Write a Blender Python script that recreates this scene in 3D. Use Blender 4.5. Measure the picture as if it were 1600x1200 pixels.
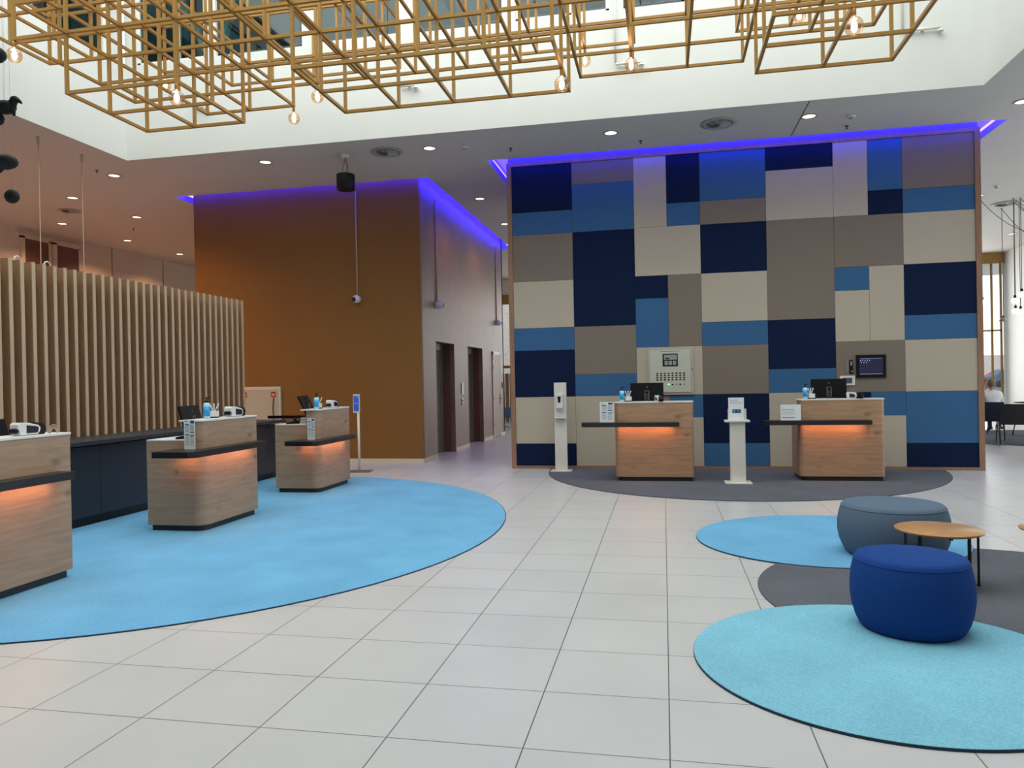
import bpy, bmesh, math, random
from mathutils import Vector, Matrix
random.seed(7)
S = bpy.context.scene
for o in list(bpy.data.objects): bpy.data.objects.remove(o)
col = S.collection
PI = math.pi
# ------------------------------------------------------------------ camera
YAW, PIT, ROL, FPX, CAMH = -0.1999, -0.0048, -0.0194, 1167.53, 1.5
cy, sy, cp, sp, cr, sr = math.cos(YAW), math.sin(YAW), math.cos(PIT), math.sin(PIT), math.cos(ROL), math.sin(ROL)
fwd = Vector((sy*cp, cy*cp, sp)); rt = Vector((cy, -sy, 0)); up = rt.cross(fwd)
r2 = rt*cr + up*sr; u2 = -rt*sr + up*cr
cd = bpy.data.cameras.new('camera'); cam = bpy.data.objects.new('camera', cd); col.objects.link(cam)
cam.matrix_world = Matrix(((r2.x, u2.x, -fwd.x, 0), (r2.y, u2.y, -fwd.y, 0), (r2.z, u2.z, -fwd.z, CAMH), (0, 0, 0, 1)))
cd.sensor_width = 36; cd.lens = FPX/1600*36; cd.clip_start = .05; cd.clip_end = 300
S.camera = cam
# ------------------------------------------------------------------ view, world, daylight
S.view_settings.view_transform = 'Standard'; S.view_settings.look = 'None'
S.view_settings.gamma = 1; S.view_settings.use_curve_mapping = False
S.view_settings.exposure = 0.0
W = bpy.data.worlds.new('world'); S.world = W; W.use_nodes = True
W.node_tree.nodes['Background'].inputs[0].default_value = (.86, .94, 1, 1)
W.node_tree.nodes['Background'].inputs[1].default_value = 1.7

def area(name, loc, rot, sx, sy, power, color=(1, 1, 1), spread=PI):
    d = bpy.data.lights.new(name, 'AREA'); d.shape = 'RECTANGLE'; d.size = sx; d.size_y = sy
    d.energy = power; d.color = color; d.spread = spread
    o = bpy.data.objects.new(name, d); col.objects.link(o); o.location = loc; o.rotation_euler = rot
    return o
area('skylight_daylight', (-2.2, 6.4, 9.25), (0, 0, 0), 12, 8, 930, (.95, 1, .97))
area('right_facade_daylight', (10.3, 13.5, 2.6), (0, PI/2, 0), 4.6, 15, 170, (.9, .97, 1))      # faces -x
area('far_facade_daylight', (6.5, 25.8, 2.6), (-PI/2, 0, 0), 7, 4.6, 260, (1, .98, .94))        # faces -y
area('far_left_facade_daylight', (-2.5, 26.6, 2.6), (-PI/2, 0, 0), 5, 4.6, 120, (1, .97, .93))
# ------------------------------------------------------------------ materials
def mat(name, c, rough=.6, metal=0, emit=None, es=0, noise=0, nscale=8, bump=0, bscale=60, spec=.5, alpha=None, trans=0, stretch=(1, 1, 1), c2=None, coat=0):
    m = bpy.data.materials.new(name); m.use_nodes = True; nt = m.node_tree; b = nt.nodes['Principled BSDF']
    b.inputs['Base Color'].default_value = (*c, 1); b.inputs['Roughness'].default_value = rough; b.inputs['Metallic'].default_value = metal
    b.inputs['Specular IOR Level'].default_value = spec; b.inputs['Coat Weight'].default_value = coat
    if trans: b.inputs['Transmission Weight'].default_value = trans; b.inputs['IOR'].default_value = 1.3
    if emit: b.inputs['Emission Color'].default_value = (*emit, 1); b.inputs['Emission Strength'].default_value = es
    if noise or bump:
        tc = nt.nodes.new('ShaderNodeTexCoord'); mp = nt.nodes.new('ShaderNodeMapping'); nt.links.new(tc.outputs['Object'], mp.inputs[0]); mp.inputs['Scale'].default_value = stretch
    if noise:
        n = nt.nodes.new('ShaderNodeTexNoise'); n.inputs['Scale'].default_value = nscale; n.inputs['Detail'].default_value = 8; n.inputs['Roughness'].default_value = .65
        nt.links.new(mp.outputs[0], n.inputs[0])
        mx = nt.nodes.new('ShaderNodeMix'); mx.data_type = 'RGBA'
        mr = nt.nodes.new('ShaderNodeMapRange'); mr.inputs[1].default_value = .3; mr.inputs[2].default_value = .7
        nt.links.new(n.outputs[0], mr.inputs[0]); nt.links.new(mr.outputs[0], mx.inputs[0])
        k = 1-noise
        mx.inputs[6].default_value = (*(c2 or (c[0]*k, c[1]*k, c[2]*k)), 1); mx.inputs[7].default_value = (*c, 1)
        nt.links.new(mx.outputs[2], b.inputs['Base Color'])
    if bump:
        n2 = nt.nodes.new('ShaderNodeTexNoise'); n2.inputs['Scale'].default_value = bscale; nt.links.new(mp.outputs[0], n2.inputs[0])
        bp = nt.nodes.new('ShaderNodeBump'); bp.inputs['Strength'].default_value = bump; bp.inputs['Distance'].default_value = .01
        nt.links.new(n2.outputs[0], bp.inputs['Height']); nt.links.new(bp.outputs[0], b.inputs['Normal'])
    return m

def wood(name, c1, c2, axis=0, rough=.5, scale=1.0, knots=True):
    # oak veneer: long streaks along one axis, warped by a broad noise, with a few knots
    m = bpy.data.materials.new(name); m.use_nodes = True; nt = m.node_tree; N = nt.nodes.new; L = nt.links.new; b = nt.nodes['Principled BSDF']
    tc = N('ShaderNodeTexCoord'); mp = N('ShaderNodeMapping'); L(tc.outputs['Object'], mp.inputs[0])
    s = [.9*scale, .9*scale, 9*scale] if axis == 0 else [9*scale, 9*scale, .9*scale]; mp.inputs['Scale'].default_value = s
    n = N('ShaderNodeTexNoise'); n.inputs['Scale'].default_value = 2.2; n.inputs['Detail'].default_value = 10; n.inputs['Roughness'].default_value = .62; n.inputs['Distortion'].default_value = 1.1
    L(mp.outputs[0], n.inputs[0])
    r = N('ShaderNodeValToRGB'); r.color_ramp.elements[0].position = .32; r.color_ramp.elements[0].color = (*c2, 1)
    r.color_ramp.elements[1].position = .68; r.color_ramp.elements[1].color = (*c1, 1); L(n.outputs[0], r.inputs[0])
    out = r.outputs[0]
    if knots:
        mp2 = N('ShaderNodeMapping'); L(tc.outputs['Object'], mp2.inputs[0]); s2 = [4.2]*3; s2[axis] = 2.4; mp2.inputs['Scale'].default_value = s2
        v = N('ShaderNodeTexVoronoi'); v.inputs['Scale'].default_value = 1.0; L(mp2.outputs[0], v.inputs[0])
        r3 = N('ShaderNodeMapRange'); r3.inputs[1].default_value = .05; r3.inputs[2].default_value = .16; r3.inputs[3].default_value = .6; r3.inputs[4].default_value = 0
        L(v.outputs['Distance'], r3.inputs[0])
        mx = N('ShaderNodeMix'); mx.data_type = 'RGBA'; L(r3.outputs[0], mx.inputs[0]); L(out, mx.inputs[6]); mx.inputs[7].default_value = (c2[0]*.45, c2[1]*.4, c2[2]*.35, 1)
        out = mx.outputs[2]
    L(out, b.inputs['Base Color']); b.inputs['Roughness'].default_value = rough
    return m

def tile_mat():
    m = bpy.data.materials.new('porcelain_floor_tile'); m.use_nodes = True; nt = m.node_tree; N = nt.nodes.new; L = nt.links.new; b = nt.nodes['Principled BSDF']
    g = N('ShaderNodeNewGeometry'); sep = N('ShaderNodeSeparateXYZ'); L(g.outputs['Position'], sep.inputs[0])
    def M(op, a, bb=None):
        n = N('ShaderNodeMath'); n.operation = op
        for i, v in enumerate((a, bb)):
            if v is None: continue
            if isinstance(v, (int, float)): n.inputs[i].default_value = v
            else: L(v, n.inputs[i])
        return n.outputs[0]
    lines = []; ids = []
    for k, (o, w) in enumerate(((-0.0007, .5877), (2.981, .5623))):
        t = M('DIVIDE', M('SUBTRACT', sep.outputs[k], o), w)
        fr = M('FRACT', t); d = M('MULTIPLY', M('MINIMUM', fr, M('SUBTRACT', 1, fr)), w)
        lines.append(M('LESS_THAN', d, .0028)); ids.append(M('FLOOR', t))
    ln = M('MAXIMUM', lines[0], lines[1])
    cb = N('ShaderNodeCombineXYZ'); L(ids[0], cb.inputs[0]); L(ids[1], cb.inputs[1])
    wn = N('ShaderNodeTexWhiteNoise'); L(cb.outputs[0], wn.inputs['Vector'])
    ns = N('ShaderNodeTexNoise'); ns.inputs['Scale'].default_value = 1.6; ns.inputs['Detail'].default_value = 7; L(g.outputs['Position'], ns.inputs[0])
    v = M('ADD', M('MULTIPLY', wn.outputs['Value'], .05), M('MULTIPLY', ns.outputs[0], .16))
    mx0 = N('ShaderNodeMix'); mx0.data_type = 'RGBA'; L(M('MULTIPLY', v, 3.5), mx0.inputs[0]); mx0.inputs[6].default_value = (.50, .49, .485, 1); mx0.inputs[7].default_value = (.64, .63, .615, 1)
    mx = N('ShaderNodeMix'); mx.data_type = 'RGBA'; L(ln, mx.inputs[0]); L(mx0.outputs[2], mx.inputs[6]); mx.inputs[7].default_value = (.13, .125, .12, 1)
    L(mx.outputs[2], b.inputs['Base Color'])
    L(M('ADD', .26, M('MULTIPLY', ns.outputs[0], .14)), b.inputs['Roughness'])
    return m

def carpet(name, c):
    m = mat(name, c, rough=.95, noise=.32, nscale=95, bump=.5, bscale=260, spec=.1)
    nt = m.node_tree; b = nt.nodes['Principled BSDF']; src = b.inputs['Base Color'].links[0].from_socket
    tc = nt.nodes.new('ShaderNodeTexCoord'); n = nt.nodes.new('ShaderNodeTexNoise'); n.inputs['Scale'].default_value = 1.7; n.inputs['Detail'].default_value = 6
    nt.links.new(tc.outputs['Object'], n.inputs[0])
    mr = nt.nodes.new('ShaderNodeMapRange'); mr.inputs[1].default_value = .3; mr.inputs[2].default_value = .7; mr.inputs[3].default_value = .9; mr.inputs[4].default_value = 1.08
    nt.links.new(n.outputs[0], mr.inputs[0])
    mx = nt.nodes.new('ShaderNodeVectorMath'); mx.operation = 'SCALE'; nt.links.new(src, mx.inputs[0]); nt.links.new(mr.outputs[0], mx.inputs['Scale'])
    nt.links.new(mx.outputs[0], b.inputs['Base Color'])
    return m

M = {}
M['tile'] = tile_mat()
M['white'] = mat('white_wall_paint', (.80, .82, .79), .7, noise=.03, nscale=2)
M['ceil'] = mat('ceiling_paint', (.56, .54, .52), .8, noise=.03, nscale=1.5)
M['backwall'] = mat('cream_partition', (.68, .59, .46), .6)
M['orange'] = mat('ochre_wall_paint', (.245, .103, .017), .62, noise=.06, nscale=1.2)
M['taupe_plaster'] = mat('brushed_taupe_plaster', (.265, .165, .115), .42, noise=.28, nscale=3, stretch=(4, 4, .5), bump=.08, bscale=12)
M['base'] = mat('cream_skirting', (.66, .60, .48), .5)
M['navy'] = mat('navy_felt', (.006, .016, .055), .9, noise=.12, nscale=200, spec=.15)
M['blue'] = mat('steel_blue_felt', (.052, .145, .30), .9, noise=.12, nscale=200, spec=.15)
M['taupe'] = mat('warm_grey_felt', (.24, .197, .16), .9, noise=.1, nscale=200, spec=.15)
M['cream'] = mat('cream_felt', (.52, .455, .36), .9, noise=.08, nscale=200, spec=.15)
M['oak'] = wood('oak_veneer_horizontal', (.50, .30, .175), (.35, .20, .115), 0)
M['oakv'] = wood('oak_veneer_vertical', (.42, .25, .15), (.27, .16, .10), 2)
M['oak_trim'] = wood('oak_trim', (.36, .20, .12), (.26, .14, .08), 2, knots=False)
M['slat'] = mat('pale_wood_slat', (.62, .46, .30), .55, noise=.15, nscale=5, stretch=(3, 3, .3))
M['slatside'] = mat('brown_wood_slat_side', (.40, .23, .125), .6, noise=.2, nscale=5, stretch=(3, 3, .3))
M['tabletop'] = wood('oak_tabletop', (.56, .30, .12), (.42, .21, .08), 0, rough=.28)
M['blacklam'] = mat('black_laminate', (.012, .010, .012), .35)
M['plinth'] = mat('black_plinth', (.02, .02, .026), .5)
M['charcoal'] = mat('charcoal_lacquer', (.022, .028, .042), .42)
M['counter'] = mat('dark_stone_counter', (.045, .05, .058), .4, noise=.4, nscale=30)
M['whitetop'] = mat('white_solid_surface', (.8, .77, .72), .4)
M['plastic_w'] = mat('white_plastic', (.75, .74, .72), .4)
M['plastic_k'] = mat('black_plastic', (.004, .004, .006), .45, spec=.25)
M['screen'] = mat('dark_screen_glass', (.012, .012, .03), .12)
M['metalw'] = mat('white_lacquered_metal', (.72, .69, .63), .45)
M['steel'] = mat('brushed_steel', (.35, .32, .29), .35, metal=.8)
M['darkframe'] = mat('dark_frame_metal', (.03, .032, .036), .45)
M['gold'] = mat('gold_lacquered_metal', (.40, .22, .055), .36, metal=.35)
M['led_blue'] = mat('blue_led_strip', (.1, .1, .3), .5, emit=(.022, .012, 1), es=60)
M['led_amber'] = mat('amber_led_strip', (.3, .15, .05), .5, emit=(1, .42, .20), es=34)
M['lamp'] = mat('downlight_glow', (1, .9, .75), .5, emit=(1, .76, .58), es=2.2)
M['bulb'] = mat('bulb_filament_glow', (1, .8, .5), .5, emit=(1, .70, .38), es=22)
M['globe'] = mat('white_globe_glow', (1, 1, 1), .4, emit=(1, .97, .92), es=3)
def glass(name, c, a, rough=.02):
    m = bpy.data.materials.new(name); m.use_nodes = True; nt = m.node_tree; nt.nodes.remove(nt.nodes['Principled BSDF'])
    t = nt.nodes.new('ShaderNodeBsdfTransparent'); t.inputs[0].default_value = (*c, 1); g = nt.nodes.new('ShaderNodeBsdfGlossy'); g.inputs['Roughness'].default_value = rough
    x = nt.nodes.new('ShaderNodeMixShader'); x.inputs[0].default_value = a
    nt.links.new(t.outputs[0], x.inputs[1]); nt.links.new(g.outputs[0], x.inputs[2]); nt.links.new(x.outputs[0], nt.nodes['Material Output'].inputs[0]); return m
M['glass'] = glass('clear_window_glass', (.98, .99, .99), .05)
M['tealglass'] = glass('teal_tinted_glass', (.42, .62, .63), .05)
M['bulbglass'] = glass('amber_bulb_glass', (1, .80, .60), .22)
M['teal'] = mat('teal_interior', (.018, .05, .056), .7, noise=.5, nscale=1.3, stretch=(3, 3, .4))
M['blueroom'] = mat('blue_blind', (.10, .28, .42), .7, noise=.3, nscale=2)
M['pouf_blue'] = mat('royal_blue_wool', (.014, .06, .25), .92, noise=.12, nscale=240, spec=.12, bump=.15, bscale=400)
M['pouf_grey'] = mat('slate_blue_wool', (.12, .17, .24), .92, noise=.12, nscale=240, spec=.12, bump=.15, bscale=400)
M['c_blue'] = carpet('sky_blue_carpet', (.20, .51, .80))
M['c_cyan'] = carpet('aqua_carpet', (.275, .64, .80))
M['c_grey'] = carpet('slate_grey_carpet', (.15, .16, .185))
M['c_edge'] = mat('dark_carpet_binding', (.02, .05, .09), .9)
M['bottle_b'] = mat('blue_bottle_label', (.01, .35, .70), .4)
M['bottle_w'] = mat('pale_blue_gel', (.45, .75, .85), .3)
M['paper'] = mat('white_paper', (.80, .82, .84), .6)
M['ink'] = mat('dark_ink', (.03, .05, .10), .7)
M['inkgrey'] = mat('grey_ink', (.28, .29, .31), .7)
M['red'] = mat('red_sign', (.45, .012, .012), .5)
M['bluescreen'] = mat('blue_display', (.02, .05, .3), .3, emit=(.03, .09, .42), es=.6)
M['mon'] = mat('monitor_display', (.01, .01, .03), .3, emit=(.03, .03, .09), es=.25)
M['panelgrey'] = mat('pale_grey_green_steel', (.56, .56, .48), .45)
M['beige'] = mat('beige_steel_door', (.50, .44, .33), .5)
M['door'] = mat('pale_door_leaf', (.40, .32, .27), .5)
M['redbrown'] = mat('mauve_brown_door', (.15, .07, .055), .6)
M['skin'] = mat('skin', (.55, .30, .22), .6)
M['hair'] = mat('ash_blond_hair', (.25, .18, .12), .9, noise=.5, nscale=30, stretch=(3, 3, .6))
M['hair2'] = mat('reddish_hair', (.30, .10, .07), .9)
M['shirt'] = mat('white_shirt', (.72, .70, .68), .9, bump=.3, bscale=14)
M['tub'] = mat('grey_tub_fabric', (.12, .115, .11), .9)
M['chairk'] = mat('black_leather', (.010, .009, .012), .55)
M['chairb'] = mat('dark_blue_leather', (.012, .018, .045), .55)
M['redc'] = mat('red_cushion', (.42, .01, .015), .8)
M['bluechair'] = mat('blue_grey_upholstery', (.07, .12, .19), .9)
M['brick'] = mat('pale_brick_outside', (.80, .70, .63), .9, noise=.35, nscale=9)
M['mustard'] = mat('mustard_timber', (.42, .24, .05), .6, noise=.3, nscale=3)
M['silh'] = mat('matt_black_ornament', (.010, .011, .012), .85)
M['cable'] = mat('dark_cable', (.05, .045, .04), .7)
M['cablew'] = mat('pale_cable', (.50, .38, .28), .6)
M['ventm'] = mat('grey_vent_metal', (.33, .33, .32), .5)
# ------------------------------------------------------------------ mesh builder
class MB:
    def __init__(s): s.bm = bmesh.new(); s.T = Matrix()
    def add(s, vs, fs, smooth=False):
        v = [s.bm.verts.new(s.T @ Vector(p)) for p in vs]; out = []
        for f in fs:
            try: q = s.bm.faces.new([v[i] for i in f]); q.smooth = smooth; out.append(q)
            except ValueError: pass
        return out
    def box(s, x0, x1, y0, y1, z0, z1, bev=0, seg=2):
        if x0 > x1: x0, x1 = x1, x0
        if y0 > y1: y0, y1 = y1, y0
        if z0 > z1: z0, z1 = z1, z0
        vs = [(x, y, z) for z in (z0, z1) for y in (y0, y1) for x in (x0, x1)]
        fs = [(0, 2, 3, 1), (4, 5, 7, 6), (0, 1, 5, 4), (2, 6, 7, 3), (0, 4, 6, 2), (1, 3, 7, 5)]
        f = s.add(vs, fs)
        if bev:
            es = list({e for q in f for e in q.edges})
            bmesh.ops.bevel(s.bm, geom=es, offset=bev, segments=seg, profile=.5, affect='EDGES')
        return s
    def prism(s, poly, z0, z1, bev=0, smooth=False):
        n = len(poly); vs = [(x, y, z0) for x, y in poly]+[(x, y, z1) for x, y in poly]
        fs = [tuple(range(n-1, -1, -1)), tuple(range(n, 2*n))]
        f = s.add(vs, fs)
        vb = [v for v in f[0].verts][::-1]; vt = [v for v in f[1].verts]
        for i in range(n):
            q = s.bm.faces.new((vb[i], vb[(i+1) % n], vt[(i+1) % n], vt[i])); q.smooth = smooth
        if bev:
            es = [e for q in f for e in q.edges]; bmesh.ops.bevel(s.bm, geom=list(set(es)), offset=bev, segments=2, profile=.5, affect='EDGES')
        return s
    def lathe(s, prof, c=(0, 0, 0), n=32, smooth=True, sx=1, sy=1):
        vs = []; fs = []
        for r, z in prof:
            for i in range(n):
                a = 2*PI*i/n; vs.append((c[0]+r*sx*math.cos(a), c[1]+r*sy*math.sin(a), c[2]+z))
        m = len(prof)
        for j in range(m-1):
            for i in range(n): fs.append((j*n+i, j*n+(i+1) % n, (j+1)*n+(i+1) % n, (j+1)*n+i))
        if prof[0][0] > 1e-5: fs.append(tuple(range(n-1, -1, -1)))
        if prof[-1][0] > 1e-5: fs.append(tuple((m-1)*n+i for i in range(n)))
        s.add(vs, fs, smooth); return s
    def tube(s, pts, r, n=8, smooth=True, cap=True):
        pts = [Vector(p) for p in pts]; rs = r if isinstance(r, (list, tuple)) else [r]*len(pts)
        vs = []; fs = []; prev = None
        for k, p in enumerate(pts):
            t = (pts[min(k+1, len(pts)-1)]-pts[max(k-1, 0)]).normalized()
            if prev is None: a = t.orthogonal().normalized()
            else: a = (prev-t*prev.dot(t)).normalized()
            prev = a; b = t.cross(a)
            for i in range(n):
                th = 2*PI*i/n; q = p+(a*math.cos(th)+b*math.sin(th))*rs[k]; vs.append(tuple(q))
        for k in range(len(pts)-1):
            for i in range(n): fs.append((k*n+i, k*n+(i+1) % n, (k+1)*n+(i+1) % n, (k+1)*n+i))
        if cap: fs += [tuple(range(n-1, -1, -1)), tuple((len(pts)-1)*n+i for i in range(n))]
        s.add(vs, fs, smooth); return s
    def ball(s, c, rx, ry=None, rz=None, n=16):
        ry = ry or rx; rz = rz or rx
        prof = [(max(math.sin(PI*k/n), 1e-6), -math.cos(PI*k/n)) for k in range(n+1)]
        vs = []; fs = []; m = n*2
        for r, z in prof:
            for i in range(m):
                a = 2*PI*i/m; vs.append((c[0]+rx*r*math.cos(a), c[1]+ry*r*math.sin(a), c[2]+rz*z))
        for j in range(n):
            for i in range(m): fs.append((j*m+i, j*m+(i+1) % m, (j+1)*m+(i+1) % m, (j+1)*m+i))
        s.add(vs, fs, True); return s
    def grid(s, f, nu, nv, thick=0, smooth=True):
        vs = [f(i/nu, j/nv) for j in range(nv+1) for i in range(nu+1)]
        fs = [(j*(nu+1)+i, j*(nu+1)+i+1, (j+1)*(nu+1)+i+1, (j+1)*(nu+1)+i) for j in range(nv) for i in range(nu)]
        q = s.add(vs, fs, smooth)
        if thick: bmesh.ops.solidify(s.bm, geom=q, thickness=thick)
        return s
    def build(s, name, m, parent=None, loc=None, label=None, cat=None, group=None, kind=None):
        bmesh.ops.remove_doubles(s.bm, verts=s.bm.verts, dist=1e-6)
        bmesh.ops.recalc_face_normals(s.bm, faces=s.bm.faces)
        me = bpy.data.meshes.new(name)
        if loc is not None and parent is None:
            bmesh.ops.translate(s.bm, verts=s.bm.verts, vec=-Vector(loc))
        s.bm.to_mesh(me); s.bm.free()
        for mm in (m if isinstance(m, (list, tuple)) else [m]): me.materials.append(mm)
        o = bpy.data.objects.new(name, me); col.objects.link(o)
        if parent is not None: o.parent = parent
        if loc is not None and parent is None: o.location = loc
        tag(o, label, cat, group, kind); return o
def tag(o, label=None, cat=None, group=None, kind=None):
    for k, v in (('label', label), ('category', cat), ('group', group), ('kind', kind)):
        if v: o[k] = v
    return o
def empty(name, loc, rz, label, cat, group=None):
    o = bpy.data.objects.new(name, None); col.objects.link(o); o.location = loc; o.rotation_euler = (0, 0, rz); o.empty_display_size = .1
    return tag(o, label, cat, group)
def children(o): return [c for c in bpy.data.objects if c.parent is o]
def copy_tree(o, parent=None):
    c = o.copy(); col.objects.link(c); c.parent = parent
    for ch in children(o): copy_tree(ch, c)
    return c
def struct(name, mb, m): return mb.build(name, m, kind='structure')
def bx(*a, **k): return MB().box(*a, **k)
def rrect(x0, x1, y0, y1, r, corners=(1, 1, 1, 1), n=8):
    # corner order: (x0,y0) (x1,y0) (x1,y1) (x0,y1)
    P = []
    for k, (cx, cyy, a0) in enumerate(((x0, y0, PI), (x1, y0, 1.5*PI), (x1, y1, 0), (x0, y1, .5*PI))):
        if not corners[k]: P.append((cx, cyy)); continue
        ox = cx+(r if cx == x0 else -r); oy = cyy+(r if cyy == y0 else -r)
        for i in range(n+1):
            a = a0+PI/2*i/n; P.append((ox+r*math.cos(a), oy+r*math.sin(a)))
    return P
# ------------------------------------------------------------------ floor, walls, ceiling
HC = 5.2
struct('floor', MB().box(-14.4, 13, -8, 27.3, -.1, 0), M['tile'])
# ceiling slab pieces around the atrium well and around the light coves
AX0, AX1, AY0, AY1 = -8.5, 4.14, 2.2, 10.72
WX0, WX1, WY = -2.55, 4.74, 12.5          # patchwork wall block
LX0, LX1, LY0, LY1 = -9.0, -4.37, 13.2, 20.45    # lift block
def ceiling():
    xs = [-14.4, -9.27, LX0, AX0, LX1, -4.1, -2.83, WX0, AX1, WX1, 5.03, 13]
    ys = [-8, AY0, AY1, 12.25, WY, 13.0, LY0, 15.8, LY1, 20.7, 27.3]
    def hole(x, y):
        if AX0 < x < AX1 and AY0 < y < AY1: return True
        if -2.83 < x < 5.03 and 12.25 < y < 15.8: return True
        if -9.27 < x < -4.1 and 13.0 < y < 20.7: return True
        return False
    m = MB()
    for j in range(len(ys)-1):
        y0, y1 = ys[j], ys[j+1]; run = None
        for i in range(len(xs)-1):
            h = hole((xs[i]+xs[i+1])/2, (y0+y1)/2)
            if not h and run is None: run = xs[i]
            if h and run is not None: m.box(run, xs[i], y0, y1, HC, HC+.12); run = None
        if run is not None: m.box(run, xs[-1], y0, y1, HC, HC+.12)
    return m
struct('ceiling', ceiling(), M['ceil'])
struct('trim_9', MB().box(2.0, 2.012, 10.73, 12.24, HC-.002, HC), M['darkframe'])
# cove lids and sides above the slots
c = MB()
for (x0, x1, y0, y1) in ((-2.83, 5.03, 12.25, 15.8), (-9.27, -4.1, 13.0, 20.7)):
    t = .04; z1 = HC+.36
    x0 -= .1; x1 += .1; y0 -= .1; y1 += .1
    c.box(x0-t, x1+t, y0-t, y1+t, z1, z1+t)
    c.box(x0-t, x1+t, y0-t, y0, HC+.12, z1); c.box(x0-t, x1+t, y1, y1+t, HC+.12, z1)
    c.box(x0-t, x0, y0, y1, HC+.12, z1); c.box(x1, x1+t, y0, y1, HC+.12, z1)
struct('ceiling_cove', c, M['white'])
# atrium well walls with high windows
def well():
    m = MB(); T = .15; ZT = 9.4; Z0 = HC+.03; zs, zt = 6.73, 8.9
    m.box(AX0-T, AX1+T, AY1, AY1+T, Z0, zs); m.box(AX0-T, AX1+T, AY1, AY1+T, zt, ZT)
    m.box(AX0-T, AX0, AY0, AY1, Z0, zs-.0); m.box(AX0-T, AX0, AY0, AY1, zt, ZT)
    for y in (10.35, 8.6, 6.8, 5.0, 2.9, AY0): m.box(AX0-T, AX0, y, y+.3, zs, zt)
    m.box(AX1, AX1+T, AY0, AY1, Z0, ZT); m.box(AX0-T, AX1+T, AY0-T, AY0, Z0, ZT)
    for x in (-8.5, -7.05, -5.38, -3.78, -2.22, -.66, .95, 2.55, 3.95): m.box(x-.0, x+.2, AY1-.0, AY1+T, zs, zt)
    e = .012   # plaster lining that covers the slab edge
    m.box(AX0, AX1, AY1-e, AY1, HC, zs-.01); m.box(AX0, AX0+e, AY0, AY1, HC, zs-.01); m.box(AX1-e, AX1, AY0, AY1, HC, ZT); m.box(AX0, AX1, AY0, AY0+e, HC, ZT)
    return m
M['atrium'] = mat('atrium_wall_paint', (.63, .635, .60), .75, noise=.03, nscale=1.5)
struct('wall_atrium', well(), M['atrium'])
wx = [-8.3, -7.05, -5.38, -3.78, -2.22, -.66, .95, 2.55, 3.95]
for k in range(8):
    x0 = wx[k]+(.2 if k else 0); x1 = wx[k+1]
    m = MB(); f = .05
    for a in ((x0, x0+f, 6.73, 8.9), (x1-f, x1, 6.73, 8.9), (x0, x1, 6.73, 6.73+f), (x0, x1, 8.85, 8.9), ((x0+x1)/2+.1, (x0+x1)/2+.14, 6.73, 8.9)):
        m.box(a[0], a[1], AY1+.05, AY1+.11, a[2], a[3])
    w = m.build('window_%d' % (k+1), M['darkframe'] if k % 2 else M['metalw'], kind='structure')
    MB().box(x0+f, x1-f, AY1+.075, AY1+.082, 6.78, 8.85).build('pane', M['tealglass'], w)
yl = [(9.0-.1, 10.35), (7.1, 8.6), (5.3, 6.8), (3.5, 5.0)]
for k, (y0, y1) in enumerate(yl):
    m = MB()
    for a in ((y0, y0+.05, 6.73, 8.9), (y1-.05, y1, 6.73, 8.9), (y0, y1, 6.73, 6.78), (y0, y1, 8.85, 8.9)): m.box(AX0-.11, AX0-.05, *a)
    w = m.build('window_%d' % (k+9), M['metalw'], kind='structure')
    MB().box(AX0-.09, AX0-.083, y0+.05, y1-.05, 6.78, 8.85).build('pane', M['tealglass'], w)
# upper floor rooms seen through those windows
m = MB()
m.box(-9.9, 5.6, 12.6, 12.7, 6.3, 9.4); m.box(-9.9, 5.6, 10.9, 12.7, 6.2, 6.3); m.box(5.5, 5.6, 10.9, 12.7, 6.3, 9.4); m.box(-9.9, 5.6, 10.87, 12.7, 9.3, 9.4)
m.box(-10.6, -10.5, .9, 12.7, 6.2, 9.4); m.box(-10.6, -8.66, .9, 10.8, 6.2, 6.3)
struct('wall_upper_rooms', m, M['teal'])
m = MB()
def strut(m, a, b, w=.13): m.tube([a, b], w/2, 4, smooth=False)
for x in (-6.95, -5.15):
    pass
strut(m, (-6.2, 10.98, 8.9), (-7.0, 10.98, 6.8)); strut(m, (-6.1, 10.98, 8.9), (-5.2, 10.98, 6.8)); strut(m, (-8.2, 10.98, 8.9), (-7.15, 10.98, 6.9))
m.build('roof_brace', M['metalw'], label='white diagonal steel bracing behind the high atrium windows', cat='brace')
for k, x in enumerate((-4.62, -1.42, .2)):
    g = MB()
    for j in range(9): g.box(x+j*.05, x+j*.05+.035, 12.2+.02*(j % 2), 12.23+.02*(j % 2), 6.35, 9.2)
    g.build('curtain', M['mustard'] if k == 0 else M['teal'], label=('mustard curtain hanging behind the third high atrium window', 'teal curtain hanging behind the fifth high atrium window', 'teal curtain hanging behind the sixth high atrium window')[k], cat='curtain')
MB().box(-10.3, -10.2, 8.7, 10.4, 6.4, 8.8).build('window_blind', M['blueroom'], label='blue blind behind the high window at the left atrium corner', cat='blind')
# skylight grid over the well
m = MB()
for x in [AX0+.02+i*(AX1-AX0-.04)/6 for i in range(7)]: m.box(x-.05, x+.05, AY0, AY1, 9.4, 9.55)
for y in [AY0+i*(AY1-AY0)/5 for i in range(6)]: m.box(AX0-.1, AX1+.1, y-.05, y+.05, 9.4, 9.55)
w = m.build('window_20', M['metalw'], kind='structure')
MB().box(AX0-.1, AX1+.1, AY0-.1, AY1+.1, 9.56, 9.58).build('pane', M['glass'], w)
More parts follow.
